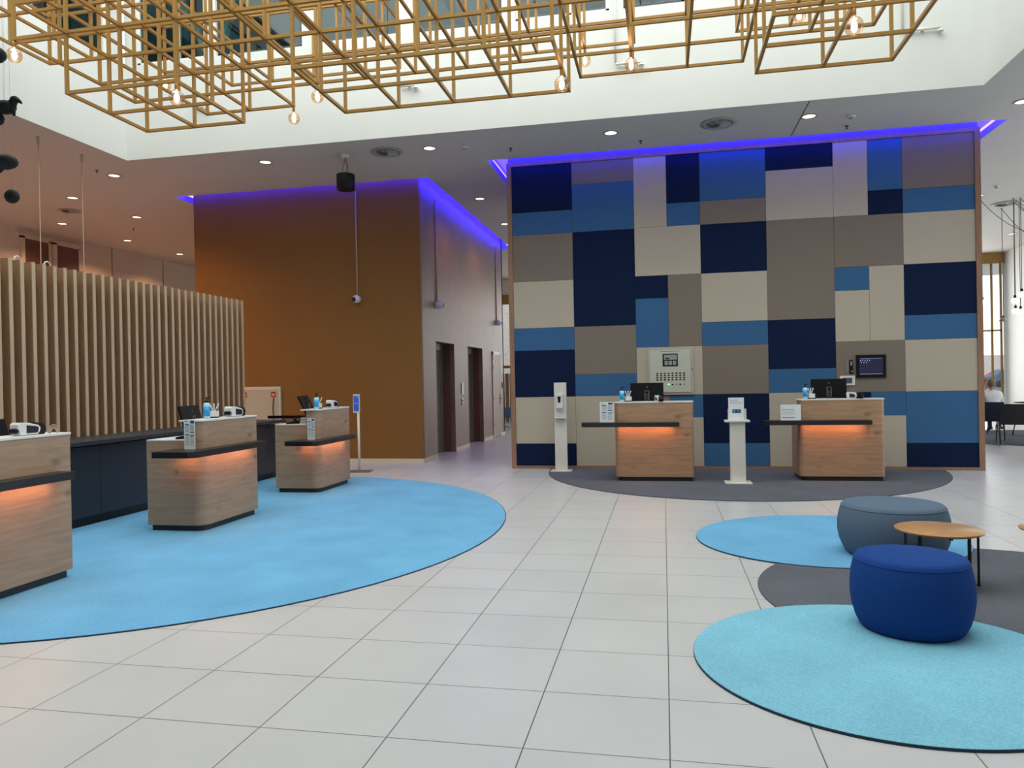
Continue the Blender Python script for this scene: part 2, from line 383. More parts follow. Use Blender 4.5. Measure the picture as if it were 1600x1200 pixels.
# white sprinkler pipes on the far well wall
for k, (x, z0, z1, l, lab) in enumerate(((-.58, 5.93, 7.4, .36, 'white L-shaped pipe on the atrium wall above the patchwork wall'),
        (3.16, 5.98, 7.4, .45, 'white L-shaped pipe on the atrium wall near its right corner'),
        (-3.78, 5.93, 6.0, .24, 'short white pipe stub on the atrium wall right of the ducted pilaster'),
        (-7.25, 5.93, 6.0, .24, 'short white pipe stub on the atrium wall near its left corner'))):
    m = MB(); y = AY1-.06
    if z1 > 6.5: m.tube([(x, y, z1), (x, y, z0+.02)], .016)
    m.tube([(x, y, z0), (x+l, y, z0)], .02); m.lathe([(.04, 0), (.04, .01), (.02, .03)], (x+l, y, z0-.05), 12)
    m.box(x+l*.5, x+l*.5+.03, y, AY1, z0-.01, z0+.01)
    m.build('wall_pipe', M['metalw'], label=lab, cat='pipe', group='white sprinkler pipes on the atrium wall')
# outer room walls
struct('wall_back_left', MB().box(-14.4, -14.24, -8, 27.3, 0, HC), M['backwall'])
m = MB()
for y in (17.29, 19.35, 13.2): m.box(-14.235, -14.225, y, y+.02, 0, HC)
struct('trim_1', m, M['inkgrey'])
for k, (y0, y1) in enumerate(((14.5, 15.18), (15.42, 16.1))):
    m = MB(); m.box(-14.24, -14.18, y0-.1, y0, 0, 5.0); m.box(-14.24, -14.18, y1, y1+.06, 0, 5.0); m.box(-14.24, -14.18, y0-.1, y1+.06, 4.96, 5.06)
    w = m.build('door_%d' % (k+1), M['backwall'], kind='structure')
    MB().box(-14.235, -14.2, y0, y1, 0, 4.96).build('door_leaf', M['redbrown'], w)
m = MB()   # wall behind the camera with three doorways to the outside
for x, x2 in ((-14.4, -9.5), (-7.5, -2.0), (0, 6), (8, 13)): m.box(x, x2, -8, -7.85, .25, 2.6)
m.box(-14.4, 13, -8, -7.85, 2.6, 4.95)
m.box(-14.4, 13, -8, -7.85, 0, .25); m.box(-14.4, 13, -8, -7.85, 4.95, HC)
struct('wall_front', m, M['white'])
m = MB()   # right wall with tall openings
for y0, y1 in ((-8, 6), (9.6, 10), (13.6, 14), (17.6, 18), (21.3, 26.1)): m.box(10.5, 10.7, y0, y1, .12, 4.7)
m.box(10.5, 10.7, -8, 26.1, 4.7, HC+.05); m.box(10.5, 10.7, -8, 26.1, 0, .12)
struct('wall_right', m, M['white'])
# far facade
m = MB()
m.box(-14.4, -6.2, 27.0, 27.2, 0, HC); m.box(-6.2, 10.9, 27.0, 27.2, 4.65, HC); m.box(-2.0, 8.0, 27.0, 27.2, 0, HC)
struct('wall_far', m, M['white'])
m = MB(); m.box(-6.2, -2.0, 26.9, 27.0, 4.3, 4.65); m.box(8.0, 10.48, 25.9, 26.0, 4.9, HC)
m.box(8.0, 10.48, 25.88, 25.9, 4.86, 4.9)
struct('trim_2', m, M['mustard'])
m = MB()
for x in (-6.2, -4.9, -3.4, -2.1): m.box(x, x+.1, 26.95, 27.05, 0, 4.3)
m.box(-6.2, -2, 26.95, 27.05, 1.95, 2.05)
w = m.build('window_30', M['mustard'], kind='structure'); MB().box(-6.2, -2.0, 27.02, 27.03, 0, 4.3).build('pane', M['glass'], w)
m = MB()
for x in (8.6, 9.76, 10.13, 10.39): m.box(x, x+.05, 26.0, 26.06, 0, 4.9)
m.box(8.6, 10.44, 26.0, 26.06, 2.75, 2.80); m.box(8.6, 10.44, 26.0, 26.1, 0, .3)
w = m.build('window_31', M['mustard'], kind='structure'); MB().box(8.6, 10.44, 26.04, 26.05, .3, 4.9).build('pane', M['glass'], w)
MB().box(-7.6, -4.2, 34, 34.5, 0, 9).build('brick_house', M['brick'], label='pale brick building outside, seen through the narrow gap beside the lifts', cat='building')
m = MB()
for i in range(22): m.box(-6.1+i*.16, -6.1+i*.16+.13, 26.5, 26.56, 0, 1.75)
m.build('timber_screen', M['oakv'], label='low vertical timber screen under the far window beyond the lifts', cat='screen')
# street blur seen through the far right window: parked cars and a facade
m = MB(); m.box(20, 60, 88, 88.5, -.5, 3.2); m.build('street_facade', M['brick'], label='pale street facade outside the far right window', cat='building')
def far_car(x, y, mm, lab):
    m = MB(); m.prism([(0, 0), (4.2, 0), (4.2, .55), (3.9, .8), (3.2, .85), (2.7, 1.35), (1.2, 1.38), (.6, .85), (.05, .75)], 0, 1.7, bev=.05)
    m.bm.transform(Matrix.Translation((x, y, .25)) @ Matrix.Rotation(PI/2, 4, 'X')); b = m.build('body', mm)
    r = empty('car', (x, y-.8, 0), 0, lab, 'car'); b.parent = r; b.matrix_parent_inverse = Matrix.Translation((-x, -(y-.8), 0))
    for dx in (.8, 3.4):
        for dy in (-1.7, -.15):
            w_ = MB(); w_.lathe([(.0001, 0), (.3, 0), (.32, .03), (.32, .17), (.3, .2), (.0001, .2)], n=20); w_.bm.transform(Matrix.Translation((x+dx, y+dy+.1, .32)) @ Matrix.Rotation(PI/2, 4, 'X'))
            o = w_.build('wheel', M['plastic_k']); o.parent = r; o.matrix_parent_inverse = Matrix.Translation((-x, -(y-.8), 0))
far_car(31.6, 84, M['red'], 'red car parked outside the far right window'); far_car(29.5, 78, M['bluechair'], 'blue car parked behind the red car outside the window')
struct('ground_outside', MB().box(-30, 80, 27.4, 92, -.3, -.02), M['c_grey'])
# ------------------------------------------------------------------ lift block
m = MB()
m.box(LX0, LX1+.0, LY0, LY0+.1, 0, HC+.30)
struct('wall_ochre', m, M['orange'])
m = MB(); T = .1
ops = [(14.10, 15.42, 2.3), (16.54, 17.96, 2.3)]
ycur = LY0+.1
X1 = LX1; X0 = LX1-T
for y0, y1, z in ops:
    m.box(X0, X1, ycur, y0, 0, HC+.3); m.box(X0, X1, y0, y1, z, HC+.3); ycur = y1
m.box(X0, X1, ycur, LY1, 0, HC+.3)
m.box(LX0, LX0+.1, LY0+.1, LY1, 0, HC+.3); m.box(LX0, LX1, LY1-.1, LY1, 0, HC+.3)
struct('wall_lift', m, M['taupe_plaster'])
m = MB()
for y0, y1, z in ops:
    m.box(X0-.24, X0, y0-.04, y0, 0, z+.04); m.box(X0-.24, X0, y1, y1+.04, 0, z+.04); m.box(X0-.24, X0, y0, y1, z, z+.04)
struct('trim_3', m, M['redbrown'])
m = MB(); m.box(LX0, LX1+.012, LY0-.012, LY0, 0, .085); m.box(LX1, LX1+.012, LY0, 14.1, 0, .085); m.box(LX1, LX1+.012, 15.42, 16.54, 0, .085); m.box(LX1, LX1+.012, 17.96, 18.98, 0, .085); m.box(LX1, LX1+.012, 19.95, 20.45, 0, .085)
struct('baseboard_lift', m, M['base'])
for k, (y0, y1, z) in enumerate(ops):
    r = empty('lift_door', (X0-.2, (y0+y1)/2, 0), 0, ('brushed steel lift door in the recess nearer the ochre corner', 'brushed steel lift door in the second recess, nearer the hinged door')[k], 'lift door', 'lift doors in the taupe wall')
    hw = (y1-y0)/2
    m = MB(); m.box(-.02, .06, -hw, -hw+.12, 0, z); m.box(-.02, .06, hw-.12, hw, 0, z); m.box(-.02, .06, -hw+.12, hw-.12, z-.14, z); m.build('frame', M['steel'], r)
    for s in (0, 1): MB().box(-.01+.02*s, .01+.02*s, (-hw+.12) if s else .0, 0 if s else hw-.12, 0, z-.14).build('door_leaf', M['steel'], r)
# hinged door flush with the plaster
d = MB(); d.box(LX1, LX1+.03, 19.0, 19.06, 0, 2.25); d.box(LX1, LX1+.03, 19.86, 19.92, 0, 2.25); d.box(LX1, LX1+.03, 19.0, 19.92, 2.19, 2.27)
w = d.build('door_3', M['metalw'], kind='structure')
MB().box(LX1+.002, LX1+.022, 19.06, 19.86, .02, 2.19).build('door_leaf', M['door'], w)
h = MB(); h.box(LX1+.022, LX1+.032, 19.76, 19.81, .85, 1.15); h.tube([(LX1+.03, 19.79, 1.02), (LX1+.08, 19.79, 1.02), (LX1+.08, 19.66, 1.02)], .011); h.build('door_handle', M['plastic_k'], w)
h = MB()
for z in (.3, 1.0, 1.8, 2.05): h.box(LX1+.02, LX1+.04, 19.04, 19.07, z, z+.1)
h.build('hinge', M['steel'], w)
r = empty('lift_call_panel', (LX1, 15.99, 1.16), 0, 'lift call panel with display between the two lift recesses', 'panel')
MB().box(0, .015, -.07, .07, .05, .31, bev=.004).build('display', M['steel'], r)
MB().box(.015, .018, -.05, .05, .09, .28).build('screen', M['screen'], r)
MB().box(0, .015, -.06, .06, -.2, -.03, bev=.004).build('button_plate', M['steel'], r)
for z in (-.16, -.09): q = MB(); q.tube([(.012, 0, z), (.026, 0, z)], .02, 12); q.build('button', M['plastic_w'], r)
MB().box(LX1, LX1+.02, 20.14, 20.22, 1.3, 1.45, bev=.005).build('door_reader', M['plastic_k'], label='small black card reader on the taupe wall beyond the hinged door', cat='card reader')
# hydrant cabinet on the ochre wall
r = empty('hydrant_cabinet', (-7.6, LY0, 0), 0, 'beige fire hose cabinet on the ochre wall beside the slatted screen', 'cabinet')
m = MB(); m.box(-.62, .40, -.05, 0, .62, 1.47, bev=.006); m.build('body', M['base'], r)
m = MB(); m.box(-.58, .36, -.062, -.05, .65, 1.42, bev=.004); m.build('door', M['beige'], r)
m = MB(); m.grid(lambda u, v: (.262+.02*u, -.065-.035*math.sin(PI*v), .82+.44*v), 2, 12, .012); m.build('handle', M['plastic_k'], r)
for x, nm in ((-.345, 'hose_sign'), (.265, 'extinguisher_sign')):
    q = MB().box(x-.05, x+.05, -.066, -.062, 1.27, 1.37).build(nm, M['red'], r)
    g = MB(); g.box(x-.03, x+.03, -.068, -.066, 1.30, 1.312); g.box(x-.03, x+.03, -.068, -.066, 1.322, 1.334)
    if nm == 'hose_sign': g.box(x-.035, x-.01, -.068, -.066, 1.312, 1.35)
    g.build('symbol', M['paper'], q)
# ------------------------------------------------------------------ patchwork wall block
struct('wall_patchwork_core', MB().box(WX0+.02, WX1-.02, WY, WY+3.0, 0, HC+.32), M['taupe'])
root = empty('patchwork_wall_panelling', (0, WY, 0), 0, 'tall patchwork of navy, blue, grey and cream felt panels in an oak frame', 'wall panelling')
T = .035
tr = MB(); tr.box(WX0, WX0+.08, -.05, 0, 0, HC-.02); tr.box(WX1-.08, WX1, -.05, 0, 0, HC-.02); tr.box(WX0+.08, WX1-.08, -.05, 0, 0, .05); tr.box(WX0+.08, WX1-.08, -.05, 0, HC-.08, HC-.02)
tr.build('frame', M['oak_trim'], root)
A, B, Cc, C5, D, E_, E5, F_, F5, G, Z = -2.47, -1.445, -.425, .10, .628, 1.646, 2.15, 2.653, 3.155, 3.652, 4.66
TOP = HC-.08
P = [(A, B, 4.335, TOP, 'n'), (A, B, 3.955, 4.335, 'b'), (A, B, 3.165, 3.955, 't'), (A, B, 2.375, 3.165, 'c'), (A, B, 1.995, 2.375, 'b'), (A, B, 1.21, 1.995, 'n'), (A, B, .422, 1.21, 'c'), (A, B, .05, .422, 'n'),
 (B, Cc, 4.745, TOP, 't'), (B, Cc, 3.955, 4.745, 'b'), (B, Cc, 2.375, 3.955, 'n'), (B, Cc, 1.575, 2.375, 't'), (B, Cc, 1.213, 1.575, 'b'), (B, Cc, .05, 1.213, 'c'),
 (Cc, C5, 3.965, TOP, 'c'), (C5, D, 4.335, TOP, 'n'), (C5, D, 3.965, 4.335, 'b'), (Cc, D, 3.17, 3.965, 'c'), (Cc, C5, 2.8, 3.17, 'n'), (Cc, C5, 2.0, 2.8, 'b'), (C5, D, 2.0, 3.17, 't'), (Cc, D, 1.213, 2.0, 'c'),
 (Cc, C5, .843, 1.213, 't'), (C5, D, .843, 1.213, 'b'), (Cc, D, .05, .843, 'c'),
 (D, E_, 4.335, TOP, 'b'), (D, E_, 3.957, 4.335, 't'), (D, E_, 3.168, 3.957, 'n'), (D, E_, 2.378, 3.168, 'c'), (D, E_, 1.997, 2.378, 'b'), (D, E_, 1.214, 1.997, 't'), (D, E_, .424, 1.214, 'n'), (D, E_, .05, .424, 'b'),
 (E_, F_, 4.75, TOP, 'n'), (E_, F_, 3.957, 4.75, 'c'), (F_, F5, 3.957, TOP, 'c'), (F5, G, 4.33, TOP, 'b'), (F5, G, 3.957, 4.33, 'n'), (E_, F_, 2.376, 3.957, 't'), (F_, G, 3.163, 3.957, 't'), (E_, F_, 1.598, 2.376, 'n'), (E_, F_, 1.22, 1.598, 'b'), (E_, F_, .05, 1.22, 'c'),
 (F_, F5, 2.8, 3.163, 'b'), (F_, F5, 2.005, 2.8, 'c'), (F5, G, 2.005, 3.163, 'c'), (F_, G, 1.213, 2.005, 't'), (F_, F5, .846, 1.213, 'n'), (F5, G, .846, 1.213, 'b'), (F_, G, .05, .846, 'c'),
 (G, Z, 4.32, TOP, 't'), (G, Z, 3.953, 4.32, 'b'), (G, Z, 3.165, 3.953, 'c'), (G, Z, 2.383, 3.165, 'n'), (G, Z, 2.006, 2.383, 'b'), (G, Z, 1.21, 2.006, 'c'), (G, Z, .418, 1.21, 'b'), (G, Z, .05, .418, 'n')]
nm = {'n': ('navy', 'navy felt panel'), 'b': ('blue', 'steel blue felt panel'), 't': ('taupe', 'warm grey felt panel'), 'c': ('cream', 'cream felt panel')}
for x0, x1, z0, z1, k in P:
    o = MB().box(x0+.0015, x1-.0015, -T, 0, z0+.0015, z1-.0015, bev=.002, seg=1).build('felt_panel', M[nm[k][0]], root); o['label'] = nm[k][1]
# LED strips in the coves
M['led_line'] = mat('pale_led_diffuser', (.5, .5, .9), .5, emit=(.55, .48, 1), es=3)
zl = HC+.145
for nm_, boxes, dif in (('the patchwork wall', ((-2.8, 5.0, 12.17, 12.22, zl, zl+.04), (-2.91, -2.86, 12.3, 15.7, zl, zl+.04), (5.06, 5.11, 12.3, 15.7, zl, zl+.04)), ()),
                        ('the ochre lift block', ((-9.2, -4.15, 12.92, 12.97, zl, zl+.04), (-4.07, -4.02, 13.1, 20.6, zl, zl+.04), (-9.35, -9.30, 13.1, 20.6, zl, zl+.04)), ((-4.25, -4.12, 20.56, 20.58, HC+.10, HC+.12),))):
    r = empty('cove_light', (boxes[0][0], boxes[0][2], zl), 0, 'blue LED light strips in the ceiling cove around '+nm_, 'strip light', 'blue cove strip lights')
    ox, oy = boxes[0][0], boxes[0][2]
    for q_ in boxes: MB().box(q_[0]-ox, q_[1]-ox, q_[2]-oy, q_[3]-oy, q_[4]-zl, q_[5]-zl).build('led_strip', M['led_blue'], r)
    for q_ in dif: MB().box(q_[0]-ox, q_[1]-ox, q_[2]-oy, q_[3]-oy, q_[4]-zl, q_[5]-zl).build('light_line', M['led_line'], r)
# ------------------------------------------------------------------ slatted screen and back counter
SX = -6.8
r = empty('slatted_screen', (SX, 8, .93), 0, 'tall vertical timber slat screen standing on the dark counter', 'screen')
m = MB(); ms = MB(); n = 0; y = 11.26
while y > 4.4:
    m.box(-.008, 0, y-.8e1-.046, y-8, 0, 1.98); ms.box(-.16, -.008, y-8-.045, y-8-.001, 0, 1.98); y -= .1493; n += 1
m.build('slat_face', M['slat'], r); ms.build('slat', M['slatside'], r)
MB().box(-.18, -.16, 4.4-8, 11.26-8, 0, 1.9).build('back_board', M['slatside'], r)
for yy in (6.93, 7.33):
    q = MB(); q.tube([(-.08, yy-8+.05*math.cos(a*PI/8), 1.97+.06*math.sin(a*PI/8)) for a in range(9)], .008); q.build('lifting_eye', M['metalw'], r)
for k, (x, yy, xb, yb) in enumerate(((-8.89, 9.36, -8.89, 9.36), (-8.96, 10.27, -8.96, 10.27))):
    q = MB(); q.tube([(x, yy, HC), (xb, yb, 1.0)], .006, 6); q.lathe([(.012, -.12), (.02, -.1), (.02, -.01), (.03, 0)], (x, yy, HC), 10)
    q.build('suspension_wire', M['cablew'], label=('thin suspension wire dropping from the ceiling, nearer the left edge', 'thin suspension wire dropping from the ceiling, the right one of two')[k], cat='wire', group='suspension wires behind the slat screen')
r = empty('back_counter', (-6.45, 8, 0), 0, 'long charcoal cabinet counter under the slatted screen', 'counter')
MB().box(-.75, .35, 4.2-8, 11.32-8, .885, .93, bev=.004).build('worktop', M['counter'], r)
MB().box(-.72, .27, 4.22-8, 11.3-8, .10, .86).build('carcass', M['charcoal'], r)
MB().box(-.72, .22, 4.24-8, 11.25-8, 0, .10).build('plinth', M['plinth'], r)
yy = 4.24
for k in range(7):
    y1 = yy+1.0; MB().box(.27, .288, yy-8+.003, min(y1, 11.3)-8-.003, .11, .87, bev=.002).build('cabinet_door', M['charcoal'], r); yy = y1
r = empty('barrier_arm', (-5.8, 10.75, .93), 0, 'black swing barrier arm spanning between counter and far left desk', 'barrier')
MB().box(-.3, .38, -.02, .02, .045, .09, bev=.004).build('arm', M['plastic_k'], r); q = MB(); q.lathe([(.04, -.93), (.03, -.92), (.03, .13), (.02, .14)], (.36, 0, 0), 16); q.build('post', M['plastic_k'], r)
# ------------------------------------------------------------------ reception desks
def desk(name, loc, rz, Wd, zs, label):
    r = empty(name, loc, rz, label, 'reception desk', 'oak reception desks')
    Dp = .65; R = .12
    m = MB(); m.prism(rrect(0, Wd, 0, Dp, R, (1, 0, 0, 0)) if rz else rrect(0, Wd, 0, Dp, .06, (1, 1, 0, 0)), .07, .94, smooth=False)
    b = m.build('body', M['oak'] if not rz else M['oaky'], r)
    m = MB(); m.prism(rrect(.03, Wd-.03, .03, Dp-.03, R-.03, (1, 0, 0, 0)), 0, .07); m.build('plinth', M['plinth'], r)
    m = MB(); m.box(0, Wd, .18, Dp, .94, .955, bev=.003); m.build('worktop', M['whitetop'], r)
    m = MB(); m.prism(rrect(0, Wd, 0, .18, R*.9 if rz else .06, (1, 0, 0, 0) if rz else (1, 1, 0, 0)), .94, 1.138); m.build('riser', M['oak'] if not rz else M['oaky'], r)
    m = MB(); m.prism(rrect(-.012, Wd+.006, -.006, .26, R*.9 if rz else .06, (1, 0, 0, 0) if rz else (1, 1, 0, 0)), 1.138, 1.156, bev=.003); m.build('ledge', M['whitetop'], r)
    # wrap-around black shelf
    x0 = -.37 if rz else -.48; x1 = (Wd-.1 if zs < .8 else Wd-.12 if loc[1] < 5 else Wd-.04) if rz else Wd-.2; c = .07
    ve = .31 if rz else .1
    pl = [(x0+c, -.15), (x1, -.15), (x1, -.001), (-.001 if rz else .0, -.001), (-.001 if rz else 0, ve), (x0, ve), (x0, -.15+c)]
    m = MB(); m.prism(pl, zs-.062, zs, bev=.003); m.build('shelf', M['blacklam'], r)
    m = MB()
    m.box(.02, x1-.08, -.085, -.065, zs-.0635, zs-.0615)
    if rz: m.box(-.10, -.08, -.06, .27, zs-.0635, zs-.0615)
    m.build('under_shelf_light', M['led_amber'], r)
    return r
M['oaky'] = wood('oak_veneer_side', (.46, .30, .19), (.33, .21, .135), 0)
desk('reception_desk', (-4.64, 4.09, 0), PI/2, 1.04, .862, 'oak reception desk cut by the left edge of the photo, nearest the camera')
desk('reception_desk', (-4.64, 6.87, 0), PI/2, 1.04, .862, 'oak reception desk in the middle of the row on the big sky blue carpet')
desk('reception_desk', (-4.64, 9.5, 0), PI/2, 1.02, .745, 'oak reception desk at the far end of the row, with the lower black shelf')
desk('reception_desk', (-.70, 10.95, 0), 0, 1.11, .862, 'oak reception desk before the patchwork wall, beside the hand sanitizer column')
desk('reception_desk', (1.868, 11.12, 0), 0, 1.12, .862, 'oak reception desk before the patchwork wall, at the right by the wall screen')
# ------------------------------------------------------------------ small things on desks
def bottle(x, y, z, lab, s=1.0):
    r = empty('sanitizer_bottle', (x, y, z), 0, lab, 'bottle', 'pump bottles on the desks')
    q = MB(); q.lathe([(.030*s, 0), (.034*s, .005), (.034*s, .145*s), (.028*s, .165*s), (.014*s, .172*s)], n=24); q.build('bottle_body', M['bottle_w'], r)
    q = MB(); q.lathe([(.0348*s, .03*s), (.0348*s, .13*s)], n=24); q.build('label_band', M['bottle_b'], r)
    q = MB(); q.lathe([(.016*s, .17*s), (.016*s, .19*s), (.006, .195*s), (.006, .215*s), (.012, .218*s), (.012, .228*s)], n=16); q.box(-.008, .04, -.007, .007, .216*s, .226*s, bev=.002); q.build('pump', M['plastic_k'], r)
def cup(x, y, z, lab):
    r = empty('pen_holder', (x, y, z), .3, lab, 'pen holder', 'pen holders on the desks')
    q = MB(); q.box(-.045, .045, -.035, .035, .012, .075, bev=.006); q.build('box', M['plastic_w'], r)
    MB().box(-.05, .05, -.04, .04, 0, .012, bev=.003).build('base', M['plastic_k'], r)
    for k in range(3):
        q = MB(); a = (k-1)*.35; q.tube([(a*.02, 0, .07), (a*.12, .01*k, .145)], .006, 8); q.ball((a*.12, .01*k, .148), .009); q.build('pen', M['plastic_w'], r)
def terminal(x, y, z, rz, lab, s=1.0):
    r = empty('card_terminal', (x, y, z), rz, lab, 'card terminal', 'card terminals on the desks')
    # local: x along the length, front face towards -y
    prof = [(-.10, .004), (.055, .004), (.075, .03), (.08, .055), (.06, .075), (-.02, .095), (-.10, .10), (-.115, .085), (-.115, .055), (-.10, .04)]
    q = MB(); q.prism([(a*s, b*s) for a, b in prof], -.04*s, .04*s, bev=.004); q.bm.transform(Matrix.Rotation(PI/2, 4, 'X')); q.build('body', M['plastic_w'], r)
    q = MB(); q.prism([(a*s, b*s) for a, b in [(-.045, .018), (.05, .018), (.06, .055), (.045, .065), (-.045, .078)]], .0405*s, .044*s); q.bm.transform(Matrix.Rotation(PI/2, 4, 'X')); q.build('screen', M['screen'], r)
    q = MB(); q.prism([(a*s, b*s) for a, b in [(.04, .0), (.14, .0), (.155, .05), (.13, .085), (.06, .095)]], -.036*s, .03*s, bev=.01*s); q.bm.transform(Matrix.Translation((0, .012, 0)) @ Matrix.Rotation(PI/2, 4, 'X')); q.build('cradle', M['plastic_k'], r)
    q = MB(); q.box(-.135*s, -.10*s, -.03*s, .03*s, .02*s, .055*s, bev=.01*s); q.build('roll_holder', M['plastic_k'], r)
def monitor(x, y, z, rz, w, h, tilt, lab, zst=.955):
    r = empty('computer_monitor', (x, y, zst), rz, lab, 'monitor', 'monitors seen from behind on the desks')
    zc = z-zst
    q = MB(); q.box(-w/2, w/2, -.012, .012, -h/2, h/2, bev=.006); q.bm.transform(Matrix.Translation((0, 0, zc)) @ Matrix.Rotation(tilt, 4, 'X')); q.build('screen_housing', M['plastic_k'], r)
    q = MB(); q.box(-w/2+.01, w/2-.01, .012, .014, -h/2+.01, h/2-.01); q.bm.transform(Matrix.Translation((0, 0, zc)) @ Matrix.Rotation(tilt, 4, 'X')); q.build('display', M['screen'], r)
    q = MB(); q.box(-.026, .026, -.035, -.015, 0, zc-.02, bev=.006); q.build('stand_column', M['darkframe'], r)
    q = MB(); q.box(-.033, -.026, -.037, -.03, max(zc-h/2+.02, .01), zc+.02); q.box(.026, .033, -.037, -.03, max(zc-h/2+.02, .01), zc+.02); q.box(-.033, .033, -.037, -.03, zc+.015, zc+.022); q.build('column_trim', M['steel'], r)
    q = MB(); q.box(-.12, .12, -.1, .08, 0, .012, bev=.005); q.build('stand_foot', M['darkframe'], r)
    q = MB()
    for dx in (-.009, .006): q.prism([(dx-.004, -.014), (dx, -.014), (dx+.008, .014), (dx+.004, .014)], .0125, .0135)
    q.bm.transform(Matrix.Translation((0, 0, zc+h*.27)) @ Matrix.Rotation(tilt, 4, 'X') @ Matrix.Rotation(PI/2, 4, 'X')); q.build('emblem', M['steel'], r)
LZ = 1.156
# desks on the left: riser runs along x = -4.73
bottle(-4.73, 7.09, LZ, 'blue and white pump bottle on the middle desk of the left row', 1.0)
cup(-4.79, 7.31, LZ, 'white pen holder beside the bottle on the middle desk of the left row')
terminal(-4.73, 7.62, LZ, PI/2-.05, 'white card terminal on the ledge of the middle left desk', 1.15)
monitor(-5.06, 7.30, 1.16, PI/2+.15, .44, .27, -.25, 'black monitor behind the ledge of the middle left desk')
bottle(-4.73, 9.63, LZ, 'blue and white pump bottle on the far desk of the left row', .95)
cup(-4.76, 9.76, LZ, 'white pen holder beside the bottle on the far desk of the left row')
terminal(-4.73, 10.16, LZ, PI/2-.05, 'white card terminal on the ledge of the far left desk', 1.1)
monitor(-5.02, 9.93, 1.20, PI/2+.2, .50, .30, -.45, 'tilted black monitor behind the ledge of the far left desk')
terminal(-4.73, 4.82, LZ, PI/2-.05, 'large white card terminal on the ledge of the nearest left desk', 1.0)
monitor(-5.02, 4.79, 1.155, PI/2+.15, .34, .25, -.3, 'black monitor at the left edge behind the nearest desk ledge')
q = MB()
for k, rr in enumerate((.052, .04, .03)): q.tube([(-4.70, 5.035+rr*math.cos(a*PI/10), LZ+.001+rr*1.25*math.sin(a*PI/10)) for a in range(11)], .0035, 6)
q.build('cable_loop', M['cablew'], label='pale coiled cable loops beside the terminal on the nearest left desk', cat='cable')
# front desks
bottle(-.60, 11.05, LZ, 'pump bottle with bright blue label on the desk below the fire alarm panel', .95)
cup(-.51, 11.08, LZ, 'white pen holder beside the monitor on the desk below the alarm panel')
monitor(-.245, 11.40, 1.285, 0, .49, .28, -.08, 'black monitor on the desk below the fire alarm panel')
terminal(-.075, 11.04, LZ, -PI/2+.25, 'white card terminal in front of the monitor below the alarm panel', .85)
bottle(1.965, 11.2, LZ, 'pump bottle with bright blue label on the right-hand front desk', .95)
cup(2.05, 11.24, LZ, 'white pen holder beside the monitor on the right-hand front desk')
monitor(2.36, 11.6, 1.295, 0, .49, .28, -.08, 'black monitor on the right-hand front desk under the white thermostat')
terminal(2.61, 11.2, LZ, -PI/2+.6, 'white card terminal on the right-hand front desk', .9)
q = MB(); q.tube([(2.66+.05*math.cos(a*PI/10), 11.22, LZ+.004+.08*math.sin(a*PI/10)) for a in range(11)], .003, 6); q.build('cable_loop', M['plastic_w'], label='thin white cable loop beside the terminal on the right front desk', cat='cable')
# papers and phones on the lower worktops
for (x, y, rz, lab) in ((-5.13, 6.98, .5, 'sheet of white paper on the lower worktop of the middle left desk'), (-5.15, 9.85, .2, 'sheet of white paper on the lower worktop of the far left desk')):
    q = MB().box(-.1, .1, -.07, .07, 0, .003).build('paper_sheet', M['paper'], label=lab, cat='paper', group='paper sheets on the desks'); q.location = (x, y, .955); q.rotation_euler = (0, 0, rz)
for (x, y, lab) in ((-4.93, 7.02, 'black desk phone on the lower worktop of the middle left desk'), (-5.08, 9.62, 'black desk phone on the lower worktop of the far left desk')):
    r = empty('desk_phone', (x, y, .955), .4, lab, 'phone', 'desk phones')
    q = MB(); q.prism([(-.09, 0), (.09, 0), (.09, .05), (-.09, .02)], -.07, .07, bev=.004); q.bm.transform(Matrix.Rotation(PI/2, 4, 'X')); q.build('base', M['plastic_k'], r)
    q = MB(); q.tube([(.03, -.08, .06), (.03, -.05, .07), (.03, .05, .07), (.03, .08, .06)], [.02, .014, .014, .02], 10); q.build('handset', M['plastic_k'], r)
q = MB().box(-.06, .05, -.045, .045, 0, .085, bev=.004).build('card_box', M['cream'], label='small beige box on the lower worktop of the far left desk', cat='box'); q.location = (-4.90, 9.66, .955)
# notices in acrylic stands
def notice(x, y, z, rz, w, h, lab, rows, big=True):
    r = empty('notice_stand', (x, y, z), rz, lab, 'notice', 'printed notices on the desk shelves')
    q = MB(); q.box(-w/2-.004, w/2+.004, -.001, .0035, 0, h+.004); q.box(-w/2-.004, w/2+.004, -.05, .05, 0, .003); q.build('acrylic_holder', M['glass'], r)
    MB().box(-w/2, w/2, -.004, -.001, .004, h).build('sheet', M['paper'], r)
    q = MB(); g = MB()
    for (x0, x1, zz, th, bold) in rows:
        (q if bold else g).box(-w/2+x0*w, -w/2+x1*w, -.0052, -.004, zz*h-th, zz*h)
    q.build('heading', M['ink'], r); g.build('small_print', M['inkgrey'], r)
rows = [(.08, .35, .95, .006, 0), (.6, .93, .96, .026, 1), (.12, .48, .86, .011, 1), (.56, .92, .60, .01, 1), (.12, .48, .52, .01, 1), (.56, .92, .49, .01, 1)]
for k in range(7): rows.append((.12, .45+.05*(k % 2), .81-k*.035, .004, 0)); rows.append((.56, .88+.04*(k % 2), .83-k*.03, .004, 0))
for k in range(8): rows.append((.12, .44+.06*(k % 3)/2, .46-k*.04, .004, 0)); rows.append((.56, .86+.04*(k % 2), .44-k*.04, .004, 0))
notice(-4.70, 6.75, .862, .0, .125, .305, 'tall printed notice standing on the black shelf of the middle left desk', rows)
notice(-4.68, 9.36, .745, .0, .105, .30, 'tall printed notice standing on the black shelf of the far left desk', rows)
notice(-.81, 10.87, .862, 0, .20, .30, 'printed notice on the shelf of the desk below the alarm panel', rows)
